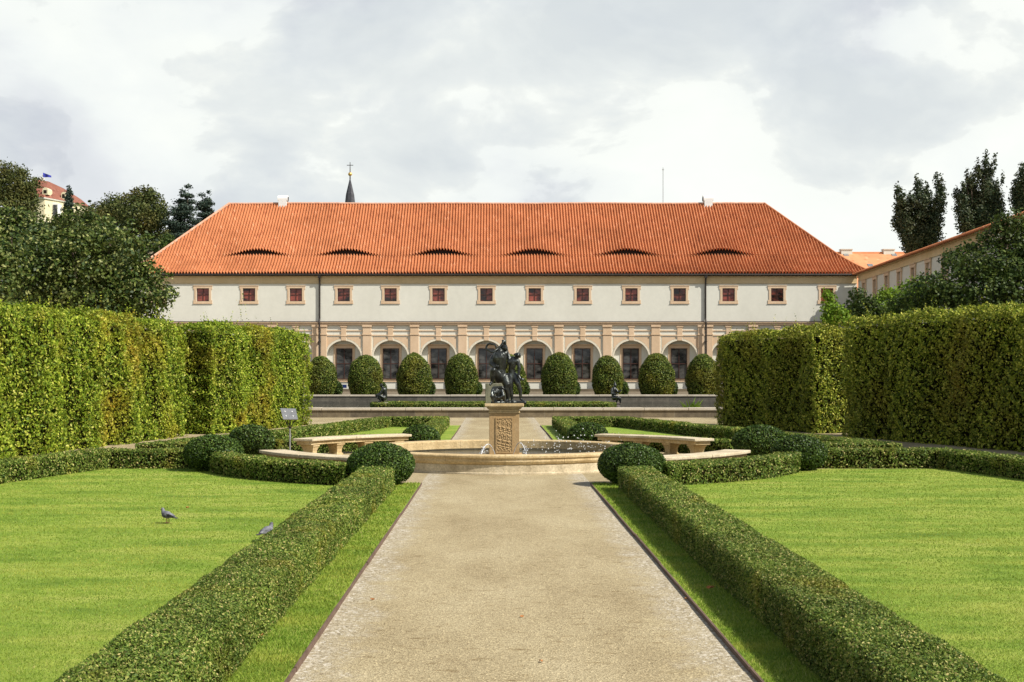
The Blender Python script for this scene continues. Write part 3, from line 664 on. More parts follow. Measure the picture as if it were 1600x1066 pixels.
# ================================================================== SIGNS
t = empty('info_lectern', (px(453,31), 31, 0), 'grey slanted blank info panel on a thin post left of the fountain', 'sign')
MB().tube([(0,0,-.05),(0,0,.78)], .02, 10).tube([(0,0,.56),(0,0,.66)], .028, 10).tube([(0,0,0),(0,0,.02)], .07, 12).build('post', M['steel'], t, smooth=False)
mb = MB().tube([(0,0,.74),(-.13,-.02,1.02)], .012, 6).tube([(0,0,.74),(.13,-.02,1.02)], .012, 6).tube([(0,0,.74),(0,0,.98)], .016, 8); mb.build('bracket', M['iron'], t)
pn = MB(); dx = .10
a = [(-.255,.13,1.26),(.12,.13,1.25),(.215,-.13,1.0),(-.14,-.13,1.0)]
nrm = (Vector(a[1])-Vector(a[0])).cross(Vector(a[3])-Vector(a[0])).normalized()*-.02
pn.add([Vector(v) for v in a]+[Vector(v)-nrm for v in a], [(3,2,1,0),(4,5,6,7),(0,1,5,4),(1,2,6,5),(2,3,7,6),(3,0,4,7)])
pl_ = pn.build('panel', M['steel'], t)
for u, v in ((.25,.3),(.72,.3),(.25,.72),(.72,.72)):
    p = Vector(a[0]).lerp(Vector(a[1]),u).lerp(Vector(a[3]).lerp(Vector(a[2]),u), v); up = -nrm.normalized() if nrm.z < 0 else nrm.normalized()
    MB().tube([p+up*-.003, p+up*.012], .014, 8).build('bolt', M['white'], t)
t = empty('blue_sign', (px(533,106.5), 106.5, .36), 'small blue sign board on a post beside the arcade', 'sign')
MB().box(-.46,.46,-.02,.02,.55,.83).build('board', M['blue'], t); MB().box(.02,.07,.022,.06,0,.80).build('post', M['iron'], t)

# ================================================================== BRONZES
SC = F/29.8
def sp_(x, y, d=0): return ((x-787.7)/SC, d, (628.5-y)/SC)      # offsets from the plinth, metres
def body(pts): return pts
def limb(out, *nodes):
    for (p, r), (q, s) in zip(nodes[:-1], nodes[1:]): out.append((p, r, q, s))
def hand(out, w, d, r=.011):
    """palm with five slightly curled fingers"""
    w = Vector(w); d = Vector(d).normalized(); s = d.cross(Vector((0,1,.3))).normalized(); u = s.cross(d)
    pc = w+d*.045; out.append((w, .018, pc, .024))
    for k, (o_, L) in enumerate(((-.022,.045),(-.008,.055),(.008,.052),(.022,.042))):
        b = pc+s*o_; k1 = b+d*L*.6; k2 = k1+(d*.5+u*.6)*L*.5; out.append((b, r, k1, r*.85)); out.append((k1, r*.85, k2, r*.7))
    tb = w+d*.015+s*.02; out.append((tb, r, tb+(s+d*.8).normalized()*.045, r*.75))
def head(out, c, look, r=.075):
    """skull, face wedge, nose, ears and curls of hair"""
    c = Vector(c); f = Vector(look).normalized(); s = f.cross(Vector((0,0,1)))
    s = s.normalized() if s.length > .1 else Vector((1,0,0)); u = s.cross(f)
    out.append((c-f*.012+u*.012, r, c+f*.015-u*.02, r*.86)); out.append((c+f*.02-u*.05, r*.55, c+f*.035-u*.065, r*.42))
    out.append((c+f*r*.95+u*.005, .012, c+f*(r*1.13)-u*.015, .014)); out.append((c+f*r*.85-u*.042, .02, c+f*r*.9-u*.045, .014))
    for sg in (-1,1):
        out.append((c+s*sg*r*.92, .015, c+s*sg*r*.95-u*.02, .010)); out.append((c+f*r*.8+s*sg*.028+u*.02, .014, c+f*r*.8+s*sg*.034+u*.02, .012))
    for k in range(14):
        a = k*2.4; q = c+u*(r*(.55+.3*math.sin(k*1.7)))-f*(.03+.03*math.cos(k))+s*(r*.8*math.cos(a)); out.append((q, .024, q, .024))
st = empty('bronze_group', (CX,CY,1.41), 'dark bronze group of three struggling figures and a serpent on the fountain pedestal', 'statue')
pb = MB(); 
base = []
for k in range(60):
    base.append(((random.uniform(-.26,.27), random.uniform(-.24,.24), .02), random.uniform(.03,.06), (random.uniform(-.2,.2), random.uniform(-.2,.2), .03), random.uniform(.02,.05)))
base.append(((.15,-.05,.02),.05,(.48,-.08,.015),.045))
blob('rocky_base', base, .012, M['bronze'], st)
A = []   # large central man leaning back, arms up
limb(A, (sp_(783,588),.13),(sp_(781.5,577),.115),(sp_(781,567),.15),(sp_(780.5,557),.175),(sp_(780,549,.03),.12)); limb(A, (sp_(774,553,.02),.08),(sp_(787,552,.02),.08))
limb(A, (sp_(776,560,-.05),.09),(sp_(777,553,-.06),.085)); limb(A, (sp_(785,560,-.05),.09),(sp_(785,553,-.06),.085))
for k in range(3): limb(A, (sp_(778.5,570+k*4,-.075),.045),(sp_(783.5,570+k*4,-.075),.045))
limb(A, (sp_(781,548,.03),.06),(sp_(786,543.5,.02),.055)); head(A, sp_(788.5,541.5,0), (.5,-.6,.55), .072)
limb(A, (sp_(774,553,.02),.075),(sp_(768.5,560,-.02),.058),(sp_(767.5,567,-.04),.052),(sp_(771.5,571,-.12),.044),(sp_(774,572,-.15),.032)); hand(A, sp_(774,572,-.15), (.4,-.3,.1))
limb(A, (sp_(787,553,.02),.075),(sp_(791,549,.05),.058),(sp_(789.5,540,.08),.048),(sp_(788,534.5,.06),.036)); hand(A, sp_(788,534.5,.06), (-.5,-.1,.8))
limb(A, (sp_(779,590),.115),(sp_(773.5,581,-.22),.09),(sp_(771,577,-.30),.07),(sp_(769.5,585,-.27),.062),(sp_(768.5,596,-.2),.036),(sp_(766,599,-.3),.032))
limb(A, (sp_(788,589),.12),(sp_(792,599,-.05),.095),(sp_(791,606,-.07),.068),(sp_(793.5,613,-.03),.064),(sp_(793,624,0),.038),(sp_(789,627,-.13),.030))
blob('figure', A, .0105, M['bronze'], st)
S = []   # standing youth on the right, head turned away
limb(S, (sp_(800,584,.05),.085),(sp_(799,575,.04),.075),(sp_(801,566,.03),.10),(sp_(802,560,.03),.08)); limb(S, (sp_(796,564),.07),(sp_(807,563),.065))
limb(S, (sp_(805,558,.03),.035),(sp_(808,556,.0),.035)); head(S, sp_(809.5,553.5,0), (.5,.6,.5), .066)
limb(S, (sp_(796,562,.02),.055),(sp_(794,552,.05),.04),(sp_(790.5,545,.05),.033)); hand(S, sp_(790.5,545,.05), (-.5,0,.6), .009)
limb(S, (sp_(809,562,0),.052),(sp_(811.5,574,-.04),.040),(sp_(810,585,-.06),.034),(sp_(813,590.5,-.09),.024)); hand(S, sp_(813,590.5,-.09), (.8,-.15,-.25), .010)
limb(S, (sp_(797,586,.04),.085),(sp_(797,597,.0),.072),(sp_(798,607,.0),.052),(sp_(799,612,.02),.05),(sp_(800,624,.04),.028),(sp_(802,627,-.05),.024))
limb(S, (sp_(804,586,.05),.085),(sp_(809,597,-.02),.068),(sp_(811.5,604,-.03),.05),(sp_(813,611,-.02),.046),(sp_(813.5,622,0),.027),(sp_(818,625.5,-.06),.024))
blob('figure', S, .0105, M['bronze'], st)
K = []   # fallen youth crouched at the foot
limb(K, (sp_(776,622,-.14),.055),(sp_(778,615,-.17),.05),(sp_(781,609,-.17),.058)); head(K, sp_(773.5,610.5,-.22), (-.3,-.8,.3), .058)
limb(K, (sp_(784,608,-.2),.04),(sp_(786.5,616,-.27),.032),(sp_(781,619,-.3),.026)); hand(K, sp_(781,619,-.3), (-.7,-.2,-.1), .009)
limb(K, (sp_(776,607,-.2),.04),(sp_(770,606,-.2),.034),(sp_(768,613,-.27),.026)); hand(K, sp_(768,613,-.27), (.2,-.3,-.6), .009)
limb(K, (sp_(777,622,-.15),.06),(sp_(786,616,-.22),.05),(sp_(788.5,626,-.17),.03)); limb(K, (sp_(775,623,-.15),.06),(sp_(769,617,-.27),.05),(sp_(771,626.5,-.25),.028))
limb(K, (sp_(771,604,-.1),.03),(sp_(784,603.5,-.1),.035),(sp_(787,606,-.1),.03))
blob('figure', K, .0105, M['bronze'], st)
sn = MB(); pts = [sp_(*p) for p in ((776,549,-.05),(775,541,-.08),(774,537.5,-.06),(768,536,-.05),(763,536,0),(760,540,.02),(760,543,0),(764,546,-.05),(769,548.8,-.1),(774,546,-.08),(778,543,-.04),(783,538,-.02),(786,533,0),(787.8,531,.02),(789.5,533,.03),(790,539,.05),(793,550,.1),(795,560,.14),(790,574,.16),(784,590,.2),(790,600,.18),(797,612,.15),(794,625,.1))]
P_ = []
for i in range(len(pts)-1):
    p0 = Vector(pts[max(i-1,0)]); p1 = Vector(pts[i]); p2 = Vector(pts[i+1]); p3 = Vector(pts[min(i+2,len(pts)-1)])
    for k in range(4):
        t_ = k/4; P_.append(.5*((2*p1)+(p2-p0)*t_+(2*p0-5*p1+4*p2-p3)*t_*t_+(3*p1-p0-3*p2+p3)*t_**3))
sn.tube(P_, [.014+.013*math.sin(math.pi*min(1, (i+6)/len(P_))) for i in range(len(P_))], 8).build('serpent', M['bronze'], st, smooth=True)

# mossy pedestal on the island, half hidden by the bronze group
t = empty('island_pedestal', (px(776,75),75,.08), 'weathered greenish stone pedestal on the island, seen behind the bronze group', 'pedestal')
M['moss'] = surf('mossy_stone', (.10,.10,.06), (.20,.19,.13), 1.5, .9, .4, .02, 15, stretch=(3,3,.6), c3=(.30,.27,.19))
MB().box(-.66,.86,-.6,.7,.12,1.45).build('block', M['moss'], t, bevel=.04); MB().box(-.78,.98,-.72,.82,-.1,.12).build('plinth', M['moss'], t, bevel=.03)

def small_statue(x, zb, flip, lb, kneel):
    Y = 74.6; t = empty('bronze_figure', (px(x,Y),Y,.0), lb, 'statue', 'small bronzes on the island corners')
    MB().lathe([(0,.44),(.30,.44),(.34,.36),(.30,.30),(.42,.05),(.44,-.3)], 10).build('stone_base', M['moss'] if kneel else M['iron'], t)
    f = []; z0 = .44; s = flip
    if kneel:   # crouching youth bent forward to the left
        limb(f, ((.1*s,0,z0+.22),.15),((.14*s,0,z0+.45),.13),((.08*s,0,z0+.72),.16),((.0,0,z0+.84),.09)); head(f, (-.08*s,-.02,z0+.98), (-.8*s,-.4,-.2), .095)
        limb(f, ((.08*s,-.1,z0+.25),.12),((-.22*s,-.14,z0+.42),.095),((-.1*s,-.12,z0+.04),.06),((-.22*s,-.14,z0+.03),.045))
        limb(f, ((.08*s,.1,z0+.22),.12),((-.26*s,.1,z0+.26),.09),((.02*s,.12,z0+.05),.055))
        limb(f, ((.03*s,-.16,z0+.76),.07),((-.1*s,-.2,z0+.5),.05),((-.34*s,-.12,z0+.36),.035)); hand(f, (-.34*s,-.12,z0+.36), (-1*s,0,-.3), .016)
        limb(f, ((.03*s,.16,z0+.76),.07),((-.15*s,.2,z0+.55),.05),((-.38*s,.1,z0+.42),.035)); hand(f, (-.38*s,.1,z0+.42), (-1*s,0,-.3), .016)
    else:       # seated youth holding something up before him
        limb(f, ((-.05,0,z0+.24),.15),((-.09,0,z0+.48),.13),((-.07,0,z0+.72),.16),((-.03,0,z0+.86),.09)); head(f, (.0,-.02,z0+.99), (.5,-.8,.1), .095); f.append(((.0,0,z0+1.08),.05,(-.02,0,z0+1.2),.02))
        limb(f, ((-.2,-.08,z0+.76),.06),((-.22,-.16,z0+.5),.05),((.1,-.26,z0+.46),.04)); hand(f, (.1,-.26,z0+.46), (1,-.2,.4), .016)
        limb(f, ((.06,-.08,z0+.76),.06),((.16,-.14,z0+.58),.05),((.3,-.2,z0+.66),.04)); hand(f, (.3,-.2,z0+.66), (.7,-.2,.5), .016)
        limb(f, ((-.05,-.1,z0+.24),.12),((.14,-.32,z0+.28),.09),((.06,-.26,z0+.02),.05)); limb(f, ((.02,-.05,z0+.22),.12),((.26,-.2,z0+.22),.085),((.3,-.16,z0+.0),.05))
    blob('figure', f, .02, M['bronze'], t)
small_statue(598, 0, 1, 'small crouching bronze figure at the left corner of the island', True)
small_statue(961, 0, 1, 'small seated bronze figure at the right corner of the island', False)

# ================================================================== PIGEONS
M['pg'] = surf('grey_feathers', (.07,.07,.085), (.17,.17,.19), 16, .7, .2, .003, 60, c3=(.34,.34,.36)); M['pd'] = surf('dark_feathers', (.03,.03,.035), (.07,.06,.07), 14, .6, .2, .003, 60); M['pl'] = surf('pink_skin', (.4,.16,.12), (.5,.22,.17), 14, .6, .1, .003, 60)
def pigeon(loc, rz, lb, headdn=False):
    t = empty('pigeon', loc, lb, 'pigeon', 'pigeons on the left lawn', rz)
    b = []; hd = (.115,0,.10) if headdn else (.095,0,.188)
    limb(b, ((-.055,0,.105),.034),((.0,0,.112),.053),((.045,0,.115),.052),((.075,0,.13),.034),(hd,.021)); limb(b, ((-.06,0,.10),.028),((-.12,0,.088),.013)); b.append((hd,.022,(hd[0]+.006,0,hd[2]-.002),.02))
    blob('body', b, .006, M['pg'], t)
    for s in (-1,1):
        w = MB(); 
        vs = [(.05,s*.05,.135),(.045,s*.056,.09),(-.03,s*.052,.085),(-.10,s*.026,.085),(-.135,s*.014,.095),(-.06,s*.040,.128)]
        n_ = len(vs); w.add(vs+[(x,y-s*.012,z) for x,y,z in vs], [tuple(range(n_)), tuple(range(2*n_-1,n_-1,-1))]+[(i,(i+1)%n_,(i+1)%n_+n_,i+n_) for i in range(n_)]); w.build('wing', M['pd'] if s > 0 else M['pg'], t)
        l = MB().tube([(.0,s*.02,.075),(-.005,s*.022,.03),(.0,s*.022,.004)], .0055, 6)
        for a in (-.5,0,.5,3.14): l.tube([(0,s*.022,.005),(.028*math.cos(a),s*.022+.028*math.sin(a),.004)], .0035, 5)
        l.build('leg', M['pl'], t)
    MB().add([(-.10,-.02,.09),(-.10,.02,.09),(-.175,.026,.078),(-.175,-.026,.078),(-.10,-.02,.082),(-.10,.02,.082),(-.175,.026,.072),(-.175,-.026,.072)], [(0,1,2,3),(7,6,5,4),(0,3,7,4),(1,5,6,2),(2,6,7,3)]).build('tail', M['pd'], t)
    MB().tube([(hd[0]+.018,0,hd[2]-.002),(hd[0]+.04,0,hd[2]-.010)], [.006,.002], 6).build('beak', M['pd'], t)
    for s in (-1,1): MB().box(hd[0]+.004,hd[0]+.011,s*.0205-.002,s*.0205+.002,hd[2],hd[2]+.007).build('eye', M['leafbrown'], t)
    return t
pigeon((px(262,17.75),17.75,.03), R(150), 'grey pigeon standing in the open on the left lawn')
pigeon((px(421,16.1),15.9,.04), R(60), 'grey pigeon half hidden behind the left path hedge')
# fallen leaves
for i, (x, y, lb) in enumerate(((404,1008,'orange fallen leaf on the left grass verge'),(1110,930,'dry brown leaf in the shade on the right grass verge'),(293,799,'slim brown leaf lying on the left lawn'),
        (582,938,'small brown leaf on the gravel left of the middle'),(815,965,'tiny dark leaf on the gravel in the middle of the path'),(845,1035,'dry brown leaf on the near gravel'),(1072,937,'small leaf by the right edging board'))):
    Y = F*H/(y-VY); s = .05 if i < 3 else .028
    z = .075 if i in (0,1) else (.06 if i == 2 else .012)
    a = random.uniform(0,6); mb = MB(); n_ = 9; top = [(s*math.cos(k*2*math.pi/n_)*(1 if k%2 else .6)*.9, s*math.sin(k*2*math.pi/n_)*(1 if k%2 else .6)*.6, .25*s*math.sin(k*1.9)) for k in range(n_)]
    mb.add(top+[(0,0,.3*s)]+[(v[0],v[1],v[2]-.002) for v in top], [(k,(k+1)%n_,n_) for k in range(n_)]+[(k,k+n_+1,(k+1)%n_+n_+1,(k+1)%n_) for k in range(n_)]+[tuple(range(2*n_,n_,-1))])
    o = mb.build('fallen_leaf', M['leafbrown']); o.location = (px(x,Y),Y,z); o.rotation_euler[2] = a; prop(o, lb, 'leaf', 'fallen leaves')

# ================================================================== LONG BUILDING
BY = 125.0; S = F/BY
def bx(x): return (x-VX)/S
def bz(y): return H-(y-VY)/S
BL, BR = -35.6, 35.15
bd = empty('long_building', (0,BY,0), 'long white two storey building with a red tiled hip roof and arcaded ground floor', 'building')
def P(mb, name, m, **k):
    o = mb.build(name, m, bd, **k); o.location.y = 0
    for v in (): pass
    return o
# children are modelled in world metres relative to (0,BY,0)
zc = bz(502.5)                      # top of the cornice
w = MB(); w.box(BL, BR, 0, 18.6, zc-.02, 11.72); w.box(BL, BL+.35, 0, 18.6, 0, zc-.02); w.box(BR-.35, BR, 0, 18.6, 0, zc-.02); w.box(BL+.35, BR-.35, 18.2, 18.6, 0, zc-.02)
# cut the upper window openings by building the upper wall from strips in front
cw = [246,318,390,463,537.5,610.5,685.3,760,835.3,910.2,986,1061.3,1137.5,1213.3,1291]
cxs = [bx(x) for x in cw]; gx_ = .60; zt, zb_ = bz(451), bz(471.3)
fw = MB(); th = .30
fw.box(BL, BR, -th, -.001, zt, bz(443)-.001); fw.box(BL, BR, -th, -.001, zc+.0, zb_)
edges = [BL]+[v for c in cxs for v in (c-gx_, c+gx_)]+[BR]
for a, b in zip(edges[0::2], edges[1::2]): fw.box(a, b, -th, -.001, zb_, zt)
FY = -th                              # front face of the plaster
# ground floor front plate with arches
bays = cxs[1:-1]; ext = [cxs[0]]+bays+[cxs[-1]]
pil = [(ext[i]+ext[i+1])/2 for i in range(len(ext)-1)]; pil[3] = bx(500); pil[11] = bx(1101)
ar = 1.72; zs = bz(560); zlow = .36; znich = zc-.02
bnd = [BL]+pil+[BR]
front = MB(); spd = MB(); archs = []; 
for i, c in enumerate(ext):
    x0, x1 = bnd[i], bnd[i+1]; x0 = max(x0, BL); n = 20
    pts = [(c+ar*math.cos(math.pi*(1-k/n)), zs+ar*math.sin(math.pi*k/n)) for k in range(n+1)]
    # jambs
    front.box(x0, c-ar, FY, .28, zlow, zs); front.box(c+ar, x1, FY, .28, zlow, zs)
    front.box(x0, c-ar, FY, .28, zs, znich); front.box(c+ar, x1, FY, .28, zs, znich)
    for k in range(n):
        (xa, za), (xb, zb2) = pts[k], pts[k+1]
        front.add([(xa,FY,za),(xb,FY,zb2),(xb,FY,znich),(xa,FY,znich),(xa,.28,za),(xb,.28,zb2)], [(0,1,2,3),(0,4,5,1)])
    # peach spandrel field and white ring, slightly proud
    ztop = bz(527); ro = ar+.20; sp2 = MB(); hb0, hb1 = c-x0-.62, x1-c-.62
    for sgn, hb in ((-1,hb0),(1,hb1)):
        sp2 = MB(); hb = min(hb, 1.98); prev = None; m_ = 14
        for k in range(m_+1):
            xx = .34+(hb-.34)*k/m_; zz = zs+math.sqrt(max(0, ro*ro-xx*xx)) if xx < ro else zs; zz = min(zz, ztop); cur = (c+sgn*xx, max(zz, zs))
            if prev: sp2.add([(prev[0],FY-.02,prev[1]),(cur[0],FY-.02,cur[1]),(cur[0],FY-.02,ztop),(prev[0],FY-.02,ztop)], [(0,1,2,3) if sgn > 0 else (3,2,1,0)])
            prev = cur
        if sp2.v: P(sp2, 'spandrel', M['peach'])
    ring = MB(); vs = []; fs = []
    for k in range(n+1):
        a = math.pi*(1-k/n)
        for r, y in ((ar-.002,FY-.07),(ar+.15,FY-.07),(ar+.15,FY+.001),(ar-.002,FY+.001)): vs.append((c+r*math.cos(a), y, zs+r*math.sin(a)))
    for k in range(n):
        for j in range(4): fs.append((k*4+j,(k+1)*4+j,(k+1)*4+(j+1)%4,k*4+(j+1)%4))
    ring.add(vs, fs); ring.box(c-ar-.15, c-ar+.002, FY-.07, FY+.001, zlow, zs); ring.box(c+ar-.002, c+ar+.15, FY-.07, FY+.001, zlow, zs)
    P(ring, 'arch_trim', M['trim'])
    ks = MB(); ks.box(c-.25, c+.25, FY-.09, FY-.001, bz(532.5), bz(512)); ks.box(c-.34, c+.34, FY-.13, FY-.001, bz(512), bz(508.6)); ks.box(c-.29, c+.29, FY-.12, FY-.001, bz(526), bz(524))
    P(ks, 'keystone', M['peach'], bevel=.02)
wo = P(front, 'ground_floor_wall', M['plaster'])
nw = MB().box(BL+.35, BR-.35, .281, .60, 0, znich-.001); 
P(nw, 'niche_wall', M['plaster'])
P(w, 'wall', M['plaster']); P(fw, 'upper_wall', M['plaster'])
for i, x in enumerate(pil):
    for s_ in ([0] if i not in (3,11) else [-.42,.42]):
        pm = MB(); hw = .41 if s_ == 0 else .28; xx = x+s_
        pm.box(xx-hw, xx+hw, FY-.14, FY-.001, .9, bz(524)); pm.box(xx-hw-.05, xx+hw+.05, FY-.19, FY-.001, bz(524), bz(521.8)); pm.box(xx-hw-.0, xx+hw+.0, FY-.15, FY-.001, bz(521.8), bz(511.5))
        pm.box(xx-hw-.06, xx+hw+.06, FY-.22, FY-.001, bz(511.5), bz(508.6)); pm.box(xx-hw-.1, xx+hw+.1, FY-.18, FY-.001, .36, .9)
        P(pm, 'pilaster', M['peach'], bevel=.02)
        if s_ == 0:
            tr = MB(); tr.box(xx-hw-.13, xx-hw-.002, FY-.06, FY-.001, .9, bz(526)); tr.box(xx+hw+.002, xx+hw+.13, FY-.06, FY-.001, .9, bz(526)); P(tr, 'pilaster_strip', M['trim'])
# string courses run behind the pilasters
c_ = MB(); c_.box(BL-.1, BR, FY-.19, FY-.001, bz(508.5), bz(505.5)); c_.box(BL-.1, BR, FY-.27, FY-.001, bz(505.5), bz(503.3)); P(c_, 'cornice', M['peach'], bevel=.03)
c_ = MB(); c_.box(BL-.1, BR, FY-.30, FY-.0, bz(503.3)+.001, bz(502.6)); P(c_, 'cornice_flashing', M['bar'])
c_ = MB(); c_.box(BL-.05, BR, FY-.06, FY-.001, bz(517.8), bz(516.2)); P(c_, 'string_course', M['peach'])
c_ = MB(); c_.box(BL-.05, BR, FY-.075, FY-.001, bz(525.2), bz(523.3)); P(c_, 'string_course', M['peach'])
c_ = MB(); c_.box(BL-.02, BR, FY-.05, -.001, bz(443), bz(432.5)); P(c_, 'frieze', M['ochre'])
c_ = MB(); c_.box(BL-.03, BR, FY-.10, FY-.051, bz(443.6), bz(442.2)); c_.box(BL-.1, BR, FY-.12, FY-.051, bz(433.8), bz(431.6)); P(c_, 'eaves_moulding', M['ochre'], bevel=.02)
c_ = MB(); x = BL+.35
c_.box(BL, BR, FY-.06, FY-.001, .36, .62); P(c_, 'base_course', M['terrace'])

def frame(name, c, z0, z1, hw, y, fw_=.24, ears=.05, head=False, low=False, m='peach'):
    """projecting moulded surround with eared corners"""
    f = MB(); d = .05
    f.box(c-hw-fw_, c-hw, y-d, y-.001, z0, z1); f.box(c+hw, c+hw+fw_, y-d, y-.001, z0, z1)
    f.box(c-hw-fw_, c+hw+fw_, y-d, y-.001, z1, z1+fw_); f.box(c-hw-fw_, c+hw+fw_, y-d, y-.001, z0-fw_*.9, z0)
    e = fw_
    for sx in (-1,1):
        xa, xb = sorted((c+sx*(hw+fw_), c+sx*(hw+fw_+ears))); f.box(xa, xb, y-d, y-.001, z1-.12, z1+fw_); f.box(xa, xb, y-d, y-.001, z0-fw_*.9, z0+.12)
    f.box(c-hw-fw_-ears-.03, c+hw+fw_+ears+.03, y-d-.03, y-.001, z1+fw_, z1+fw_+.05); f.box(c-hw-fw_-ears-.03, c+hw+fw_+ears+.03, y-d-.03, y-.001, z0-fw_*.9-.05, z0-fw_*.9)
    if head: f.box(c-hw-fw_-.16, c+hw+fw_+.16, y-d-.12, y-.001, z1+fw_+.07, z1+fw_+.16)
    return P(f, 'window', M[m], bevel=.012)
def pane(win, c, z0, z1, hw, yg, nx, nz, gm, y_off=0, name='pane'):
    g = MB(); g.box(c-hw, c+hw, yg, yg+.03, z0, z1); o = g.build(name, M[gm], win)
    b = MB(); t_ = .05; y0, y1 = yg-.06, yg-.001
    b.box(c-hw, c-hw+t_, y0, y1, z0, z1); b.box(c+hw-t_, c+hw, y0, y1, z0, z1); b.box(c-hw+t_, c+hw-t_, y0, y1, z0, z0+t_); b.box(c-hw+t_, c+hw-t_, y0, y1, z1-t_, z1)
    for k in range(1, nx): xx = c-hw+2*hw*k/nx; b.box(xx-.03, xx+.03, y0+.01, y1, z0+t_, z1-t_)
    for k in range(1, nz):
        zz = z0+(z1-z0)*k/nz; q = .035 if nz == 2 else .02
        b.box(c-hw+t_, c+hw-t_, y0+.015, y1, zz-q, zz+q)
    b.build('glazing_bars', M['bar'], win); return o
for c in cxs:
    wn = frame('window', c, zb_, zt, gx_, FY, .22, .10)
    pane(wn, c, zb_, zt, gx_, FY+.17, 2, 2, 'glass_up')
for c in ext:
    z0, z1 = bz(592.3), bz(544.5); wn = frame('window', c, z0, z1, .78, .281, .26, .0, head=True)
    pane(wn, c, z0, z1, .78, .281-.075, 2, 2, 'glass_low')

# roof
KX = 10.6/8.3; E = 124.42-BY; RX0, RX1 = -36.4, 36.6; D = 10.6; RH = 8.05; z_e = bz(429.3)
def prof(d):
    """slope that flattens towards the eaves"""
    d = np.asarray(d, float); a = .56; b = .825; t0, t1 = 1.0, 3.6
    s = np.clip((d-t0)/(t1-t0), 0, 1); base = a*d + (b-a)*np.where(d < t0, 0, np.where(d > t1, (d-t1)+(t1-t0)/2, (t1-t0)*s*s/2))
    return z_e+base
per = .295
def tiles(xs0, xs1, d0, d1, bump_fn, name, drop=0):
    nc = int((xs1-xs0)/per*6)+1; X = xs0+np.arange(nc)*per/6
    rows = []; d = d0
    while d < d1-1e-6:
        e = min(d+.30, d1); rows += [(d, .05), (e-.0005, .0)]; d = e
    if drop: rows += [(d1+.03, .03), (d1+.9, -.12)]
    dd = np.array([r[0] for r in rows]); oo = np.array([r[1] for r in rows]); XX, DD = np.meshgrid(X, dd); OO = np.repeat(oo[:,None], nc, 1)
    side = np.minimum(XX-RX0, RX1-XX)*KX; De = np.minimum(DD, side); hh = .25*np.clip(.5+.5*np.cos(2*np.pi*XX/per), 0, 1)**.9
    jit = .010*np.sin(XX*7.3+DD*3.1)*np.sin(XX*2.1)
    sag = -.035*np.sin(XX*.21+1)**2
    Z = prof(De)+hh+OO+jit+sag+bump_fn(XX, De)
    V = np.column_stack([XX.ravel(), (E+De).ravel(), Z.ravel()]); idx = np.arange(XX.size).reshape(XX.shape)
    Q = np.stack([idx[:-1,:-1],idx[:-1,1:],idx[1:,1:],idx[1:,:-1]],-1).reshape(-1,4)
    keep = (DD[:-1,:-1] < side[:-1,:-1]+.01).ravel() | (DD[:-1,:-1] < side[1:,1:]+.01).ravel()
    return V, Q[keep]
dorm = [px(x, 127.2) for x in (402,543.5,690,834.5,982,1129)]; DD0 = 3.05
def eyeb(X, Dd):
    r = 0
    for c in dorm:
        u = np.clip(np.abs(X-c)/3.9, 0, 1); f = np.clip((Dd-DD0)/4.0, 0, 1); r = r+.66*(.5+.5*np.cos(np.pi*u))**1.0*(1-f)**1.5
    return r
zero = lambda X, Dd: 0*X
V1, Q1 = tiles(RX0, RX1, 0, DD0, zero, 'a', 1); V2, Q2 = tiles(RX0, RX1, DD0-.0, D-.02, lambda X, Dd: eyeb(X, np.maximum(Dd, DD0)), 'b')
V2[:,2] += .0
V = np.vstack([V1, V2]); Q = np.vstack([Q1, Q2+len(V1)])
roof = link('roof', npmesh('roof', V, Q), M['tile'], bd)
# side hips, back slope and ridge
rs = MB(); nb_ = 10; ds = [D*k/nb_ for k in range(nb_+1)]
for k in range(nb_):
    a, b = ds[k], ds[k+1]; za, zb2 = float(prof(a)), float(prof(b)); Yb2 = E+2*D
    rs.add([(RX0+a/KX,E+a,za),(RX0+b/KX,E+b,zb2),(RX0+b/KX,Yb2-b,zb2),(RX0+a/KX,Yb2-a,za)], [(0,1,2,3)]); rs.add([(RX1-a/KX,E+a,za),(RX1-b/KX,E+b,zb2),(RX1-b/KX,Yb2-b,zb2),(RX1-a/KX,Yb2-a,za)], [(3,2,1,0)])
    rs.add([(RX0+a/KX,Yb2-a,za),(RX0+b/KX,Yb2-b,zb2),(RX1-b/KX,Yb2-b,zb2),(RX1-a/KX,Yb2-a,za)], [(0,1,2,3)])
rs.build('roof_side', M['tile'], bd)
for (pts, m) in (([(RX0+d/KX, E+d, float(prof(d))+.17) for d in np.linspace(0,D,26)], 'mortar'), ([(RX1-d/KX, E+d, float(prof(d))+.15) for d in np.linspace(0,D,26)], 'tile'),
                 ([(x, E+D, float(prof(D))+.16-.05*math.sin(x*.21+1)**2) for x in np.linspace(RX0+D/KX,RX1-D/KX,60)], 'mortar')):
    MB().tube(pts, .13, 8).build('ridge_tiles', M[m], bd)
for c in dorm:
    o_ = MB(); n = 24; yb = E+DD0+.25; zb3 = float(prof(DD0))-.05
    xs = [c-3.6+7.2*k/n for k in range(n+1)]; tops = [float(prof(DD0))+float(eyeb(np.array(x), np.array(DD0)))+.10*min(1,5*float(eyeb(np.array(x), np.array(DD0))))-.05 for x in xs]
    for k in range(n): o_.add([(xs[k],yb,zb3),(xs[k+1],yb,zb3),(xs[k+1],yb,tops[k+1]),(xs[k],yb,tops[k])], [(0,1,2,3)])
    o_.build('eyebrow_dormer', M['dark'], bd)
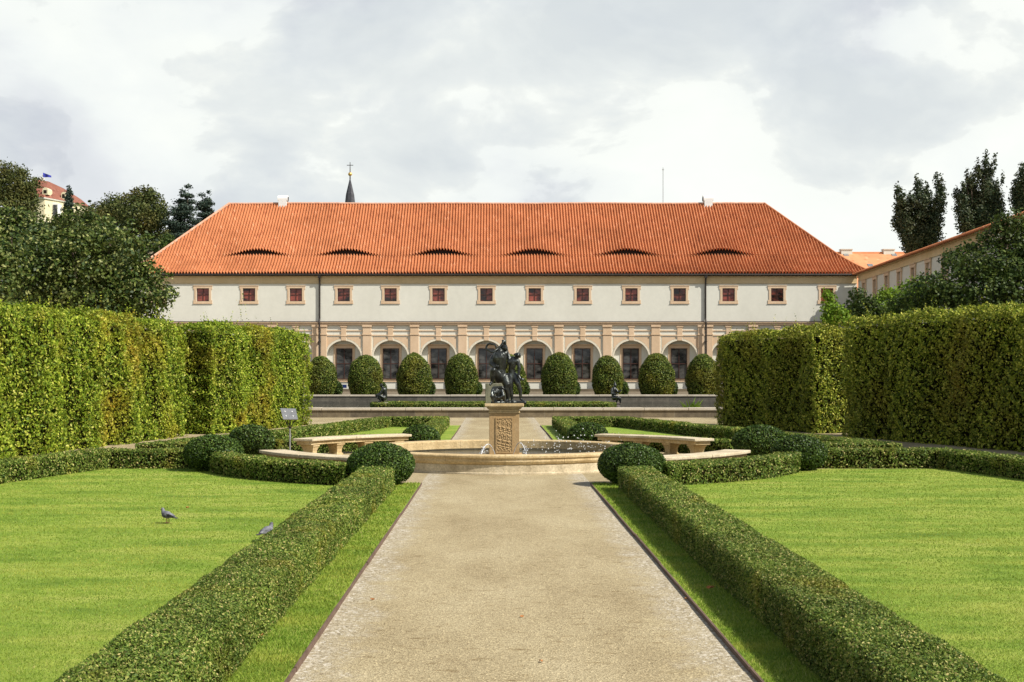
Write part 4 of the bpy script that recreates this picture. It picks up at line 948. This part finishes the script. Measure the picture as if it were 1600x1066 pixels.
# soffit, gutter, drainpipes
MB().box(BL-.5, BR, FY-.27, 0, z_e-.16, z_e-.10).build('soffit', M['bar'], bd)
gt = MB(); gt.tube([(RX0+.1,E-.10,z_e-.06),(BR+.1,E-.10,z_e-.06)], .10, 8); gt.build('gutter', M['iron'], bd)
for x in (500, 1101):
    X = bx(x)+.02; d = MB(); d.tube([(X,E-.08,z_e-.1),(X,E-.05,z_e-.35),(X,FY-.20,z_e-.6),(X,FY-.12,z_e-1.0),(X,FY-.12,zc+.25),(X,FY-.40,zc-.1),(X,FY-.40,.4)], .085, 8)
    d.box(X-.14,X+.14,E-.16,E+.06,z_e-.34,z_e-.06)
    for z in (5.2,3.0): d.box(X-.12,X+.12,FY-.46,FY-.001,z,z+.06)
    d.build('drainpipe', M['iron'], bd)
# vent chimneys and antenna on the ridge
def vent(x, flip):
    Y = E+D+.1; X = px(x, BY+Y); z = float(prof(D)); c = MB(); c.box(X-.42,X+.42,Y-.5,Y+.5,z-.9,z+.42)
    n = 10
    pr = [(Y-.5+0.5-.5*math.cos(math.pi*k/n), z+.62+.38*math.sin(math.pi*k/n)) for k in range(n+1)]
    vs = [(xx, y_, z_) for xx in (X-.52,X+.52) for y_, z_ in pr]+[]; m_ = n+1
    fs = [(k,k+1,m_+k+1,m_+k) for k in range(n)]+[tuple(range(m_-1,-1,-1)), tuple(range(m_,2*m_))]
    c.add(vs, fs); c.box(X-.52,X+.52,Y-.5,Y+.5,z+.42,z+.62)
    o = c.build('chimney', M['white'], roof)
    s = -1 if flip else 1
    v = MB(); v.box(X+s*.53-.01,X+s*.53+.01,Y-.30,Y-.06,z+.45,z+.85); v.box(X+s*.53-.01,X+s*.53+.01,Y+.06,Y+.30,z+.45,z+.85)
    v.build('chimney_opening', M['dark'], roof)
vent(442.5, False); vent(1106, True)
Xa = px(1036, BY+E+D); MB().tube([(Xa,E+D,float(prof(D))-.2),(Xa,E+D,pz(262,BY+E+D))], .03, 6).box(Xa-.1,Xa+.1,E+D-.02,E+D+.02,pz(266,BY+E+D),pz(265,BY+E+D)).build('antenna', M['steel'], roof)

# ================================================================== RIGHT WING
def wing():
    ang = math.atan2(.0625, 1.0); t = empty('side_wing', (35.2,124.4,0), 'white side wing running toward the camera on the right, with small framed windows', 'building', rz=-0.0)
    L = 90.0; u = Vector((-.0625,-1,0)).normalized(); v = Vector((-u.y, u.x, 0))    # along the wall towards the camera; v points away from the garden
    if v.x < 0: v = -v
    def pt(a, d, z): p = u*a+v*d; return (p.x, p.y, z)
    def bxx(mb, a0,a1,d0,d1,z0,z1,mi=0):
        return mb.add([pt(a,d,z) for z in (z0,z1) for a,d in ((a0,d0),(a1,d0),(a1,d1),(a0,d1))], [(0,3,2,1),(4,5,6,7),(0,1,5,4),(1,2,6,5),(2,3,7,6),(3,0,4,7)], mi)
    z0w, z1w = 9.22, 10.72; hw = .55; sp = 4.44; c0 = .0355*.62*125; cs = [c0+sp*k for k in range(19)]
    wl = MB(); bxx(wl,0,L,0,.3,0,z0w); bxx(wl,0,L,0,.3,z1w,11.08); ed = [0]+[q for c in cs for q in (c-hw,c+hw)]+[L]
    for a,b in zip(ed[0::2],ed[1::2]): bxx(wl,a,b,0,.3,z0w,z1w)
    bxx(wl,0,L,.301,6.5,0,11.08)
    wl.build('wall', M['plaster'], t)
    f = MB(); bxx(f,.3,L,-.06,.3,11.081,11.62); bxx(f,.3,L,-.10,-.061,11.03,11.12); bxx(f,.3,L,-.22,.3,11.621,11.72); f.build('frieze', M['ochre'], t)
    r = MB(); r.add([pt(a,d,z) for a,d,z in ((.3,-.55,11.74),(L,-.55,11.74),(L,7,13.0),(.3,7,13.0),(.3,-.55,11.66),(L,-.55,11.66),(L,7,12.9),(.3,7,12.9))], [(0,1,2,3),(7,6,5,4),(0,4,5,1),(1,5,6,2),(2,6,7,3),(3,7,4,0)])
    k = .3
    while k < L: r.tube([pt(k,-.62,11.745),pt(k,-.2,11.82)], .09, 6); k += .27
    r.build('roof', M['tile'], t)
    for c in cs:
        w_ = MB(); fw_ = .24
        bxx(w_,c-hw-fw_,c-hw,-.10,-.001,z0w,z1w); bxx(w_,c+hw,c+hw+fw_,-.10,-.001,z0w,z1w); bxx(w_,c-hw-fw_-.06,c+hw+fw_+.06,-.12,-.001,z1w,z1w+.26); bxx(w_,c-hw-fw_-.06,c+hw+fw_+.06,-.12,-.001,z0w-.24,z0w); bxx(w_,c-hw-fw_-.1,c+hw+fw_+.1,-.18,-.001,z1w+.26,z1w+.33)
        bxx(w_,c-hw-.0,c-hw+.03,.0,.2,z0w,z1w); bxx(w_,c+hw-.03,c+hw,.0,.2,z0w,z1w)
        wo_ = w_.build('window', M['peach'], t)
        g = MB(); bxx(g,c-hw+.03,c+hw-.03,.07,.11,z0w,z1w); g.build('pane', M['glass_wing'], wo_)
        b = MB(); bxx(b,c-.03,c+.03,.04,.069,z0w,z1w); bxx(b,c-hw+.03,c-.03,.04,.069,(z0w+z1w)/2-.02,(z0w+z1w)/2+.02); bxx(b,c+.03,c+hw-.03,.04,.069,(z0w+z1w)/2-.02,(z0w+z1w)/2+.02); b.build('glazing_bars', M['white'], wo_)
wing()

# ================================================================== BUILDINGS BEHIND
# pale orange roof beyond the right end
t = empty('rear_building', (0,172,0), 'building behind the right roof end with a pale orange tiled roof', 'building'); Y = 172
xa, xb = px(1262,Y), px(1440,Y); zr = pz(391,Y); ze = zr-6
MB().box(xa+.5,xb-.5,-5.5,14,0,ze+.1).build('wall', M['plaster'], t)
rf = MB().add([(xa,-6.5,ze),(xb,-6.5,ze),(xb,4,zr),(xa,4,zr),(xa,14.5,ze),(xb,14.5,ze)], [(0,1,2,3),(3,2,5,4),(0,3,4),(1,5,2),(0,4,5,1)])
rfo = rf.build('roof', M['tile_pale'], t); MB().tube([(xa,4,zr+.02),(xb,4,zr+.02)], .14, 8).build('ridge_tiles', M['tile_pale'], rfo)
for x in (1322, 1388):
    X = px(x, Y+4); c = MB(); c.box(X-.75,X+.75,3.6,4.6,zr-.8,zr+.42); c.box(X-.82,X+.82,3.5,4.7,zr+.42,zr+.52); c.build('chimney', M['plaster'], rfo)
for x, y in ((1322,398),(1397,398),(1360,415)):
    Yl = -6.5; zz = pz(y, Y); yy = (zz-ze)/6*10.5-6.5; zz = pz(y, Y+yy); yy = (zz-ze)/6*10.5-6.5; X = px(x, Y+yy)
    MB().add([(X-.35,yy-.3,zz-.10),(X+.35,yy-.3,zz-.10),(X+.35,yy+.35,zz+.27),(X-.35,yy+.35,zz+.27)]+[(X-.35,yy-.3,zz-.3),(X+.35,yy-.3,zz-.3),(X+.35,yy+.35,zz+.05),(X-.35,yy+.35,zz+.05)], [(0,1,2,3),(0,4,5,1),(1,5,6,2),(2,6,7,3),(3,7,4,0)]).build('skylight', M['steel'], rfo)
# steeple
Y = 300; t = empty('church_tower', (px(547,Y),Y,0), 'slim dark church steeple with a gilt ball and cross rising over the ridge', 'church')
k = F/Y; zt_ = pz(280,Y); zb4 = pz(345,Y)
MB().lathe([(0,zt_+.4),(.12,zt_),(1.0,(zt_+pz(320,Y))/2-.6),(1.32,pz(322,Y)),(2.3,zb4),(2.6,zb4-.3)], 8, a0=R(22.5)).build('spire', M['slate'], t)
MB().box(-2.3,2.3,-2.3,2.3,0,zb4-.3).build('tower', M['plaster'], t)
MB().tube([(0,0,zt_),(0,0,pz(253.5,Y))], [.16,.07], 6).box(-.75,.75,-.06,.06,pz(258.8,Y),pz(257.9,Y)).build('cross', M['iron'], t)
bl = MB(); bl.lathe([(0,pz(275.3,Y))]+[(.48*math.sin(math.pi*j/8), pz(272.3,Y)-.45*math.cos(math.pi*j/8)) for j in range(1,8)]+[(0,pz(269.3,Y))], 14); bl.build('ball', M['gold'], t, smooth=True)

# hill at the left
def hz(x, y):
    sm = lambda a, b, v: (lambda s: s*s*(3-2*s))(np.clip((v-a)/(b-a), 0, 1))
    return 24.5*sm(165, 232, y)*sm(-24, -44, x)+13*sm(240, 300, y)*sm(-60, -95, x)-.5
gx, gy = np.meshgrid(np.linspace(-260,-20,90), np.linspace(160,460,90)); q = np.column_stack([gx.ravel(), gy.ravel(), hz(gx,gy).ravel()]); q[:,2] += .5*wob(q,.35)*(q[:,2] > 2)
idx = np.arange(8100).reshape(90,90); Qf = np.stack([idx[:-1,:-1],idx[:-1,1:],idx[1:,1:],idx[1:,:-1]],-1).reshape(-1,4)
prop(link('hill', npmesh('hill', q, Qf, smooth=True), M['hillgreen']), kind='structure')
Y = 228; t = MB(); xa, xb = px(222,Y), px(272,Y); 
n = 16
for i in range(n): 
    a = xa+(xb-xa)*i/n; b = xa+(xb-xa)*(i+1)/n; z1 = pz(379+i*.45,Y); t.box(a,b-.02,Y,Y+1,z1-2.2,z1)
prop(t.build('terrace_wall', M['sandpale']), 'pale stone terrace wall on the hill below the trees', 'wall')
# villa on the hill
Y = 300; t = empty('hill_villa', (0,Y,0), 'pale yellow villa with a steep old red roof on the hill at the far left', 'building')
M['cream'] = surf('cream_render', (.66,.58,.36), (.74,.67,.46), .3, .9, .1, .01, 5)
vx = lambda x: px(x, Y)
za, zb5 = pz(309,Y), pz(365,Y)
MB().add([(vx(28),-1,zb5),(vx(72),-1,zb5),(vx(101),7,zb5),(vx(101),18,zb5),(vx(28),18,zb5)]+[(vx(28),-1,za),(vx(72),-1,za),(vx(101),7,za),(vx(101),18,za),(vx(28),18,za)], [(0,1,6,5),(1,2,7,6),(2,3,8,7),(3,4,9,8),(4,0,5,9),(5,6,7,8,9)]).build('wall', M['cream'], t)
zm, zt2 = pz(297,Y), pz(280,Y)
o1 = [(vx(24),-1.6,za-.1),(vx(72),-1.6,za-.1),(vx(104.5),7,za-.3),(vx(103),19,za),(vx(24),19,za)]
o2 = [(vx(26),.6,zm),(vx(68),.8,zm),(vx(92),7.4,zm-.5),(vx(92),16,zm),(vx(26),16,zm)]
o3 = [(vx(40),7,zt2+.9),(vx(58),7.5,zt2+.6),(vx(72),9,zt2-.4),(vx(72),12,zt2-.4),(vx(40),12,zt2+.9)]
rv = MB().add(o1+o2+o3, [(i+5*j,(i+1)%5+5*j,(i+1)%5+5*j+5,i+5*j+5) for j in range(2) for i in range(5)]+[(10,11,12,13,14),(4,3,2,1,0)]).build('roof', M['tile_old'], t)
def dm(x, y, w_, h_, yy, m='cream'):
    X = vx(x); z = pz(y,Y); d = MB(); d.box(X-w_,X+w_,yy,yy+3,z-h_,z+h_*.5); d.tube([(X,yy+.01,z+h_*.5),(X,yy+3,z+h_*.5)], w_, 12); o = d.build('dormer', M[m], rv)
    MB().box(X-w_*.55,X+w_*.55,yy-.05,yy-.01,z-h_*.6,z+h_*.5).build('dormer_window', M['dark'], o)
dm(90,302.5,.52,.85,4.0); dm(72,300,.65,.7,-.6)
for x, y, h_ in ((84,328,1.3),):
    wv = MB().box(vx(x)-.65,vx(x)+.65,1.0,4.0,pz(y,Y)-h_-.2,pz(y,Y)+h_+.2).build('window', M['white'], t); MB().box(vx(x)-.45,vx(x)+.45,.9,.99,pz(y,Y)-h_,pz(y,Y)+h_).build('pane', M['glass_low'], wv)
MB().tube([(vx(28),-1.3,za-.25),(vx(72),-1.3,za-.25),(vx(101.5),6.8,za-.35)], .22, 6).build('cornice', M['plaster'], t)
c = MB(); c.box(vx(56)-.4,vx(56)+.4,7.5,8.5,zt2-.5,pz(276.5,Y)); c.box(vx(47)-.45,vx(47)+.45,7.5,8.5,zt2-.5,pz(270,Y)); c.build('chimney', M['plaster'], rv)
t = empty('flag', (vx(48),Y+7.9,pz(270,Y)), 'small blue flag on a pole above the hill villa', 'flag')
MB().tube([(0,0,-.5),(0,0,pz(261,Y)-pz(270,Y))], .05, 6).build('pole', M['white'], t)
fl = MB(); n = 10; zf = pz(261.5,Y)-pz(270,Y)
vs = []
for i in range(n+1):
    u = i/n; vs += [(.05+2.0*u, .18*math.sin(u*7), zf-.75*u-.0), (.05+2.0*u, .18*math.sin(u*7), zf-1.1*(1-.0*u)-.75*u*.1-.0*u)]
fl.add(vs, [(2*i,2*i+1,2*i+3,2*i+2) for i in range(n)]).build('cloth', M['flag'], t)

# ================================================================== TREES
def ppt(x, y, Y, base): return (px(x,Y)-base[0], 0, pz(y,Y)-base[2])
def ptree(name, Y, bxp, zbase, spec, s, m, lb, group=None, **k):
    """spec: (px x, px y, px radius x, px radius y, depth offset)"""
    base = (px(bxp,Y), Y, zbase); sc = Y/F; lobes = []
    for x, y, rx, ry, dy in spec: lobes.append(((px(x,Y)-base[0], dy, pz(y,Y)-zbase), (rx*sc, rx*sc*k.get('dep', .9), ry*sc)))
    k.pop('dep', None)
    return tree(name, base, lobes, s, M[m], lb, 'tree', group, **k)
rd = random.Random(3)
def fill(cx, cy, rx, ry, n, lr, dy, seed, squash=.8):
    rd = random.Random(seed); out = []
    for i in range(n):
        a = rd.uniform(0, 2*math.pi); q = rd.uniform(0,1)**.5; k = rd.uniform(.7,1.3)*lr
        out.append((cx+math.cos(a)*q*rx, cy+math.sin(a)*q*ry, k, k*squash, rd.uniform(-dy,dy)))
    return out
TL = 'big leafy trees behind the left hedge'
ptree('chestnut_tree', 60, 130, 0, [(112,352,32,26,0),(78,385,38,32,-1),(140,372,40,26,1),(170,385,36,24,-1),(105,420,50,36,-2),(165,425,50,32,-2),(205,415,30,18,0),(200,445,45,30,-1),(235,430,26,15,0),(232,465,38,22,-1),(255,470,22,14,-1),(262,455,16,10,0),(150,468,55,34,-2),(90,465,50,30,-2),(215,488,32,20,0),(60,430,40,30,0),(55,355,22,18,0)]+fill(150,410,100,75,22,17,3,5), .17, 'chestnut',
      'large dark chestnut tree in front of the left end of the long building', TL, trunk_r=.4, cover=1.5, jit=.28, gap=.28, limbs=12)
ptree('chestnut_tree', 56, -20, 0, [(0,360,36,30,0),(-40,350,50,40,0),(5,410,45,38,-1),(-45,420,60,45,-1),(20,455,40,28,-2),(25,340,20,14,0),(-30,470,60,30,-2)]+fill(-5,400,50,70,12,16,2,9), .17, 'chestnut',
      'dark leafy tree cut by the left picture edge above the hedge', TL, trunk_r=.4, cover=1.5, jit=.28, gap=.28, limbs=10)
TH = 'trees on the hill at the left'
def hb(x, Y): return float(hz(px(x,Y), Y))
ptree('broadleaf_tree', 235, 20, hb(20,235)-2, [(18,290,26,26,0),(40,300,20,22,-2),(10,270,24,15,0),(45,330,20,26,-2),(20,330,36,26,-3),(-10,290,30,30,0),(55,315,12,20,-2)]+fill(25,305,32,42,14,9,3,2), .42, 'oldtree', 'tall brownish green tree beside the hill villa', TH, trunk_r=.5, cover=1.5, jit=.2)
ptree('broadleaf_tree', 245, 172, hb(172,245)-2, [(180,322,20,17,0),(160,330,20,14,0),(188,338,20,20,-2),(165,350,30,22,-3)]+fill(172,335,24,22,9,7,2,4), .42, 'oldtree', 'olive round tree left of the biggest hill tree', TH, trunk_r=.4, cover=1.5, jit=.2)
ptree('broadleaf_tree', 238, 226, hb(226,238)-1, [(225,308,24,15,0),(208,315,16,12,0),(246,325,15,16,0),(225,335,34,24,-3),(240,352,22,20,-3),(212,358,20,18,-3)]+fill(227,335,32,34,14,9,3,6), .42, 'oldtree', 'biggest round tree on the hill, right of centre of the tree line', TH, trunk_r=.6, cover=1.6, jit=.18, gap=.1)
def conifer(x, ytop, ybase, Y, w, lb, seed, tip=1):
    rd = random.Random(seed); zb = hb(x,Y)-1; base = (px(x,Y),Y,zb); sc = Y/F; lobes = []; n = 15
    zt = pz(ytop,Y)-zb; zl = pz(ybase,Y)-zb
    for i in range(n):
        f = i/(n-1); z = zl+(zt-zl)*f; wr = w*sc*(1-f*.93)**.5*(.78+.22*math.sin(i*2.3+seed))
        for q in range(4 if f < .9 else 1):
            a = rd.uniform(0,6.28); L = wr*rd.uniform(.45,.7)
            lobes.append(((math.cos(a)*L, math.sin(a)*L, z+rd.uniform(-.2,.3)), (max(.35,wr*.60), max(.35,wr*.45), .32)))
    return tree('cedar_tree', base, lobes, .36, M['cedar'], lb, 'tree', TH, trunk_r=.3, cover=1.7, jit=.25, gap=.1, limbs=10)
conifer(289, 292, 392, 232, 34, 'dark blue green cedar, the taller left one of the pair by the roof', 1)
conifer(322, 301, 385, 240, 30, 'dark blue green cedar, the right one of the pair partly behind the roof hip', 2)
conifer(108, 292, 335, 290, 10, 'small pointed conifer tip right of the hill villa', 3)
ptree('shrub', 222, 236, hb(236,222)-1, fill(240,385,30,9,12,8,2,8)+[(262,375,12,8,0)], .4, 'maple', 'bright green shrubs in front of the pale terrace wall', TH, trunk_r=.15, cover=1.6)
ptree('shrub', 242, 130, hb(130,242)-1, fill(125,350,40,14,14,11,2,11), .42, 'oldtree', 'olive undergrowth between the villa and the olive round tree', TH, trunk_r=.2, cover=1.6)
ptree('shrub', 252, 268, hb(268,252)-1, fill(266,372,34,9,14,10,2,21), .42, 'oldtree', 'dark undergrowth below the pair of cedars beside the roof hip', TH, trunk_r=.2, cover=1.8)
# right: poplars behind the wing
TP = 'tall dark trees behind the side wing'
def poplar(x0, x1, ytops, ybot, Y, lb, seed):
    rd = random.Random(seed); spec = []; n = len(ytops); cxx = (x0+x1)/2
    for i, yt in enumerate(ytops):
        xt = x0+5+(x1-x0-10)*(i+.5)/n; w = (x1-x0)/n*.62; L = ybot-yt; m_ = 10
        for j in range(m_):
            f = j/(m_-1); xx = xt+(cxx-xt)*.45*f**1.5+rd.uniform(-1.5,1.5)
            spec.append((xx, yt+4+f*(L-16), w*(.26+.78*min(1,f*2.2)**.7)*(1-.35*max(0,f-.7)/.3)*rd.uniform(.85,1.15), L*.085+3, rd.uniform(-1.2,1.2)))
    for j in range(9): spec.append((rd.uniform(x0+16,x1-16), rd.uniform(min(ytops)+55,ybot-8), 12, 15, rd.uniform(-1,1)))
    return ptree('poplar_tree', Y, cxx, 0, spec, .24, 'poplar', lb, TP, trunk_r=.35, cover=2.0, jit=.2, gap=.08, limbs=12, inner=.35)
poplar(1392, 1478, [292,306,279,290,277], 393, 134, 'dark upright tree left of the two behind the side wing, near the pale orange roof', 1)
poplar(1487, 1572, [290,272,258,247,252,278], 372, 131, 'tallest dark upright tree behind the side wing', 2)
poplar(1580, 1660, [262,246,258,252], 350, 129, 'dark upright tree cut by the right picture edge', 3)
TR = 'leafy trees behind the right hedge'
ptree('maple_tree', 62, 1575, 0, [(1580,352,30,20,0),(1560,372,30,18,0),(1610,385,50,35,0),(1512,408,32,16,0),(1550,420,46,26,-1),(1500,430,32,18,-1),(1600,440,60,40,-1),(1520,460,60,28,-1),(1450,450,38,20,-1),(1420,478,32,20,0),(1640,390,50,50,0),(1475,470,40,20,-1),(1570,345,14,10,0)]+fill(1560,425,70,50,14,14,2,3), .17, 'maple', 'large dark maple in front of the side wing at the right edge', TR, trunk_r=.35, cover=1.5, jit=.26, gap=.25, limbs=12)
ptree('maple_tree', 66, 1410, 0, [(1430,452,24,14,0),(1400,465,26,14,0),(1440,470,26,18,-1),(1370,488,30,14,-1),(1400,492,36,18,-1)]+fill(1405,475,42,22,10,10,1,14), .15, 'limegreen', 'light green young tree below the side wing windows', TR, trunk_r=.15, cover=1.6, jit=.25, gap=.2)
ptree('maple_tree', 64, 1345, 0, [(1340,460,12,9,0),(1345,475,20,12,0),(1330,495,28,16,0),(1362,492,22,14,0)]+fill(1342,485,24,16,7,8,1,15), .15, 'maple', 'small dark green tree at the corner of the long building and the wing', TR, trunk_r=.12, cover=1.7, jit=.2)
ptree('maple_tree', 58, 1302, 0, [(1292,458,7,6,0),(1296,468,10,7,0),(1300,482,15,9,0),(1305,498,20,11,0),(1318,490,10,6,0)]+fill(1302,488,14,14,6,6,.6,16), .15, 'limegreen', 'small bright green shoot of a tree before the rightmost upper window', TR, trunk_r=.08, cover=1.8, jit=.2)

# ================================================================== CAMERA, LIGHT, SKY
cam = bpy.data.cameras.new('camera'); co = bpy.data.objects.new('camera', cam); COL.objects.link(co); scene.camera = co
co.location = (0,0,H); co.rotation_euler = (R(90),0,0); cam.sensor_width = 36; cam.lens = 36*F/1600; cam.clip_end = 3000; cam.clip_start = .1
cam.shift_x = (800-VX)/1600; cam.shift_y = (VY-533)/1600
AZ, EL_ = R(63), R(45)              # azimuth from the camera's back (-Y) towards +X
sd = Vector((math.sin(AZ)*math.cos(EL_), -math.cos(AZ)*math.cos(EL_), math.sin(EL_)))
sl = bpy.data.lights.new('sun', 'SUN'); sl.energy = 5.0; sl.angle = R(.5); sl.color = (1,.955,.88)
so = bpy.data.objects.new('sun', sl); COL.objects.link(so); so.rotation_euler = sd.to_track_quat('Z','Y').to_euler(); so.location = (40,-20,60)
wd = bpy.data.worlds.new('World'); scene.world = wd; wd.use_nodes = True; nt = wd.node_tree; bg = nt.nodes['Background']
sky = nt.nodes.new('ShaderNodeTexSky'); sky.sky_type = 'NISHITA'; sky.sun_disc = False; sky.sun_elevation = EL_; sky.sun_rotation = math.atan2(sd.x, sd.y)
sky.air_density = 1; sky.dust_density = 1.5
STR = .085; bg.inputs[1].default_value = STR
tc = nt.nodes.new('ShaderNodeTexCoord'); sx = nt.nodes.new('ShaderNodeSeparateXYZ'); nt.links.new(tc.outputs['Generated'], sx.inputs[0])
mp = nt.nodes.new('ShaderNodeMapping'); mp.inputs['Scale'].default_value = (1,1,1.75); mp.inputs['Location'].default_value = (3.1,.4,1.2); nt.links.new(tc.outputs['Generated'], mp.inputs[0])
def wnoise(sc, det, ro, dist=0, loc=None):
    n = nt.nodes.new('ShaderNodeTexNoise'); n.inputs['Scale'].default_value = sc; n.inputs['Detail'].default_value = det; n.inputs['Roughness'].default_value = ro; n.inputs['Distortion'].default_value = dist
    nt.links.new(mp.outputs[0], n.inputs['Vector']); return n
n1 = wnoise(3.3, 10, .50, .15); n2 = wnoise(6.2, 10, .53, .25)
K = 1/STR
r1 = ramp(nt, [(.34, (.44*K,.465*K,.51*K)), (.43, (.52*K,.545*K,.575*K)), (.49, (.60*K,.63*K,.63*K)), (.57, (.65*K,.675*K,.655*K))]); nt.links.new(n1.outputs[0], r1.inputs[0])
r2 = ramp(nt, [(.36, (.83,.85,.89)), (.46, (.93,.94,.96)), (.495, (1.0,1.0,1.0)), (.515, (1.09,1.085,1.07)), (.64, (1.13,1.12,1.10))]); nt.links.new(n2.outputs[0], r2.inputs[0])
cl = mix(nt, r1.outputs[0], r2.outputs[0], 1.0, 'MULTIPLY')
# cover: closed cloud bank low over the garden, broken and bluer overhead
mr = nt.nodes.new('ShaderNodeMapRange'); mr.inputs['From Min'].default_value = .62; mr.inputs['From Max'].default_value = .34; mr.inputs['To Min'].default_value = .12; mr.inputs['To Max'].default_value = 1; nt.links.new(sx.outputs[2], mr.inputs['Value'])
fin = mix(nt, sky.outputs[0], cl, mr.outputs[0]); nt.links.new(fin, bg.inputs[0])
vs_ = scene.view_settings; vs_.view_transform = 'Standard'; vs_.look = 'None'; vs_.exposure = .44; vs_.gamma = 1
scene.cycles.max_bounces = 6; scene.cycles.diffuse_bounces = 3; scene.cycles.transmission_bounces = 4
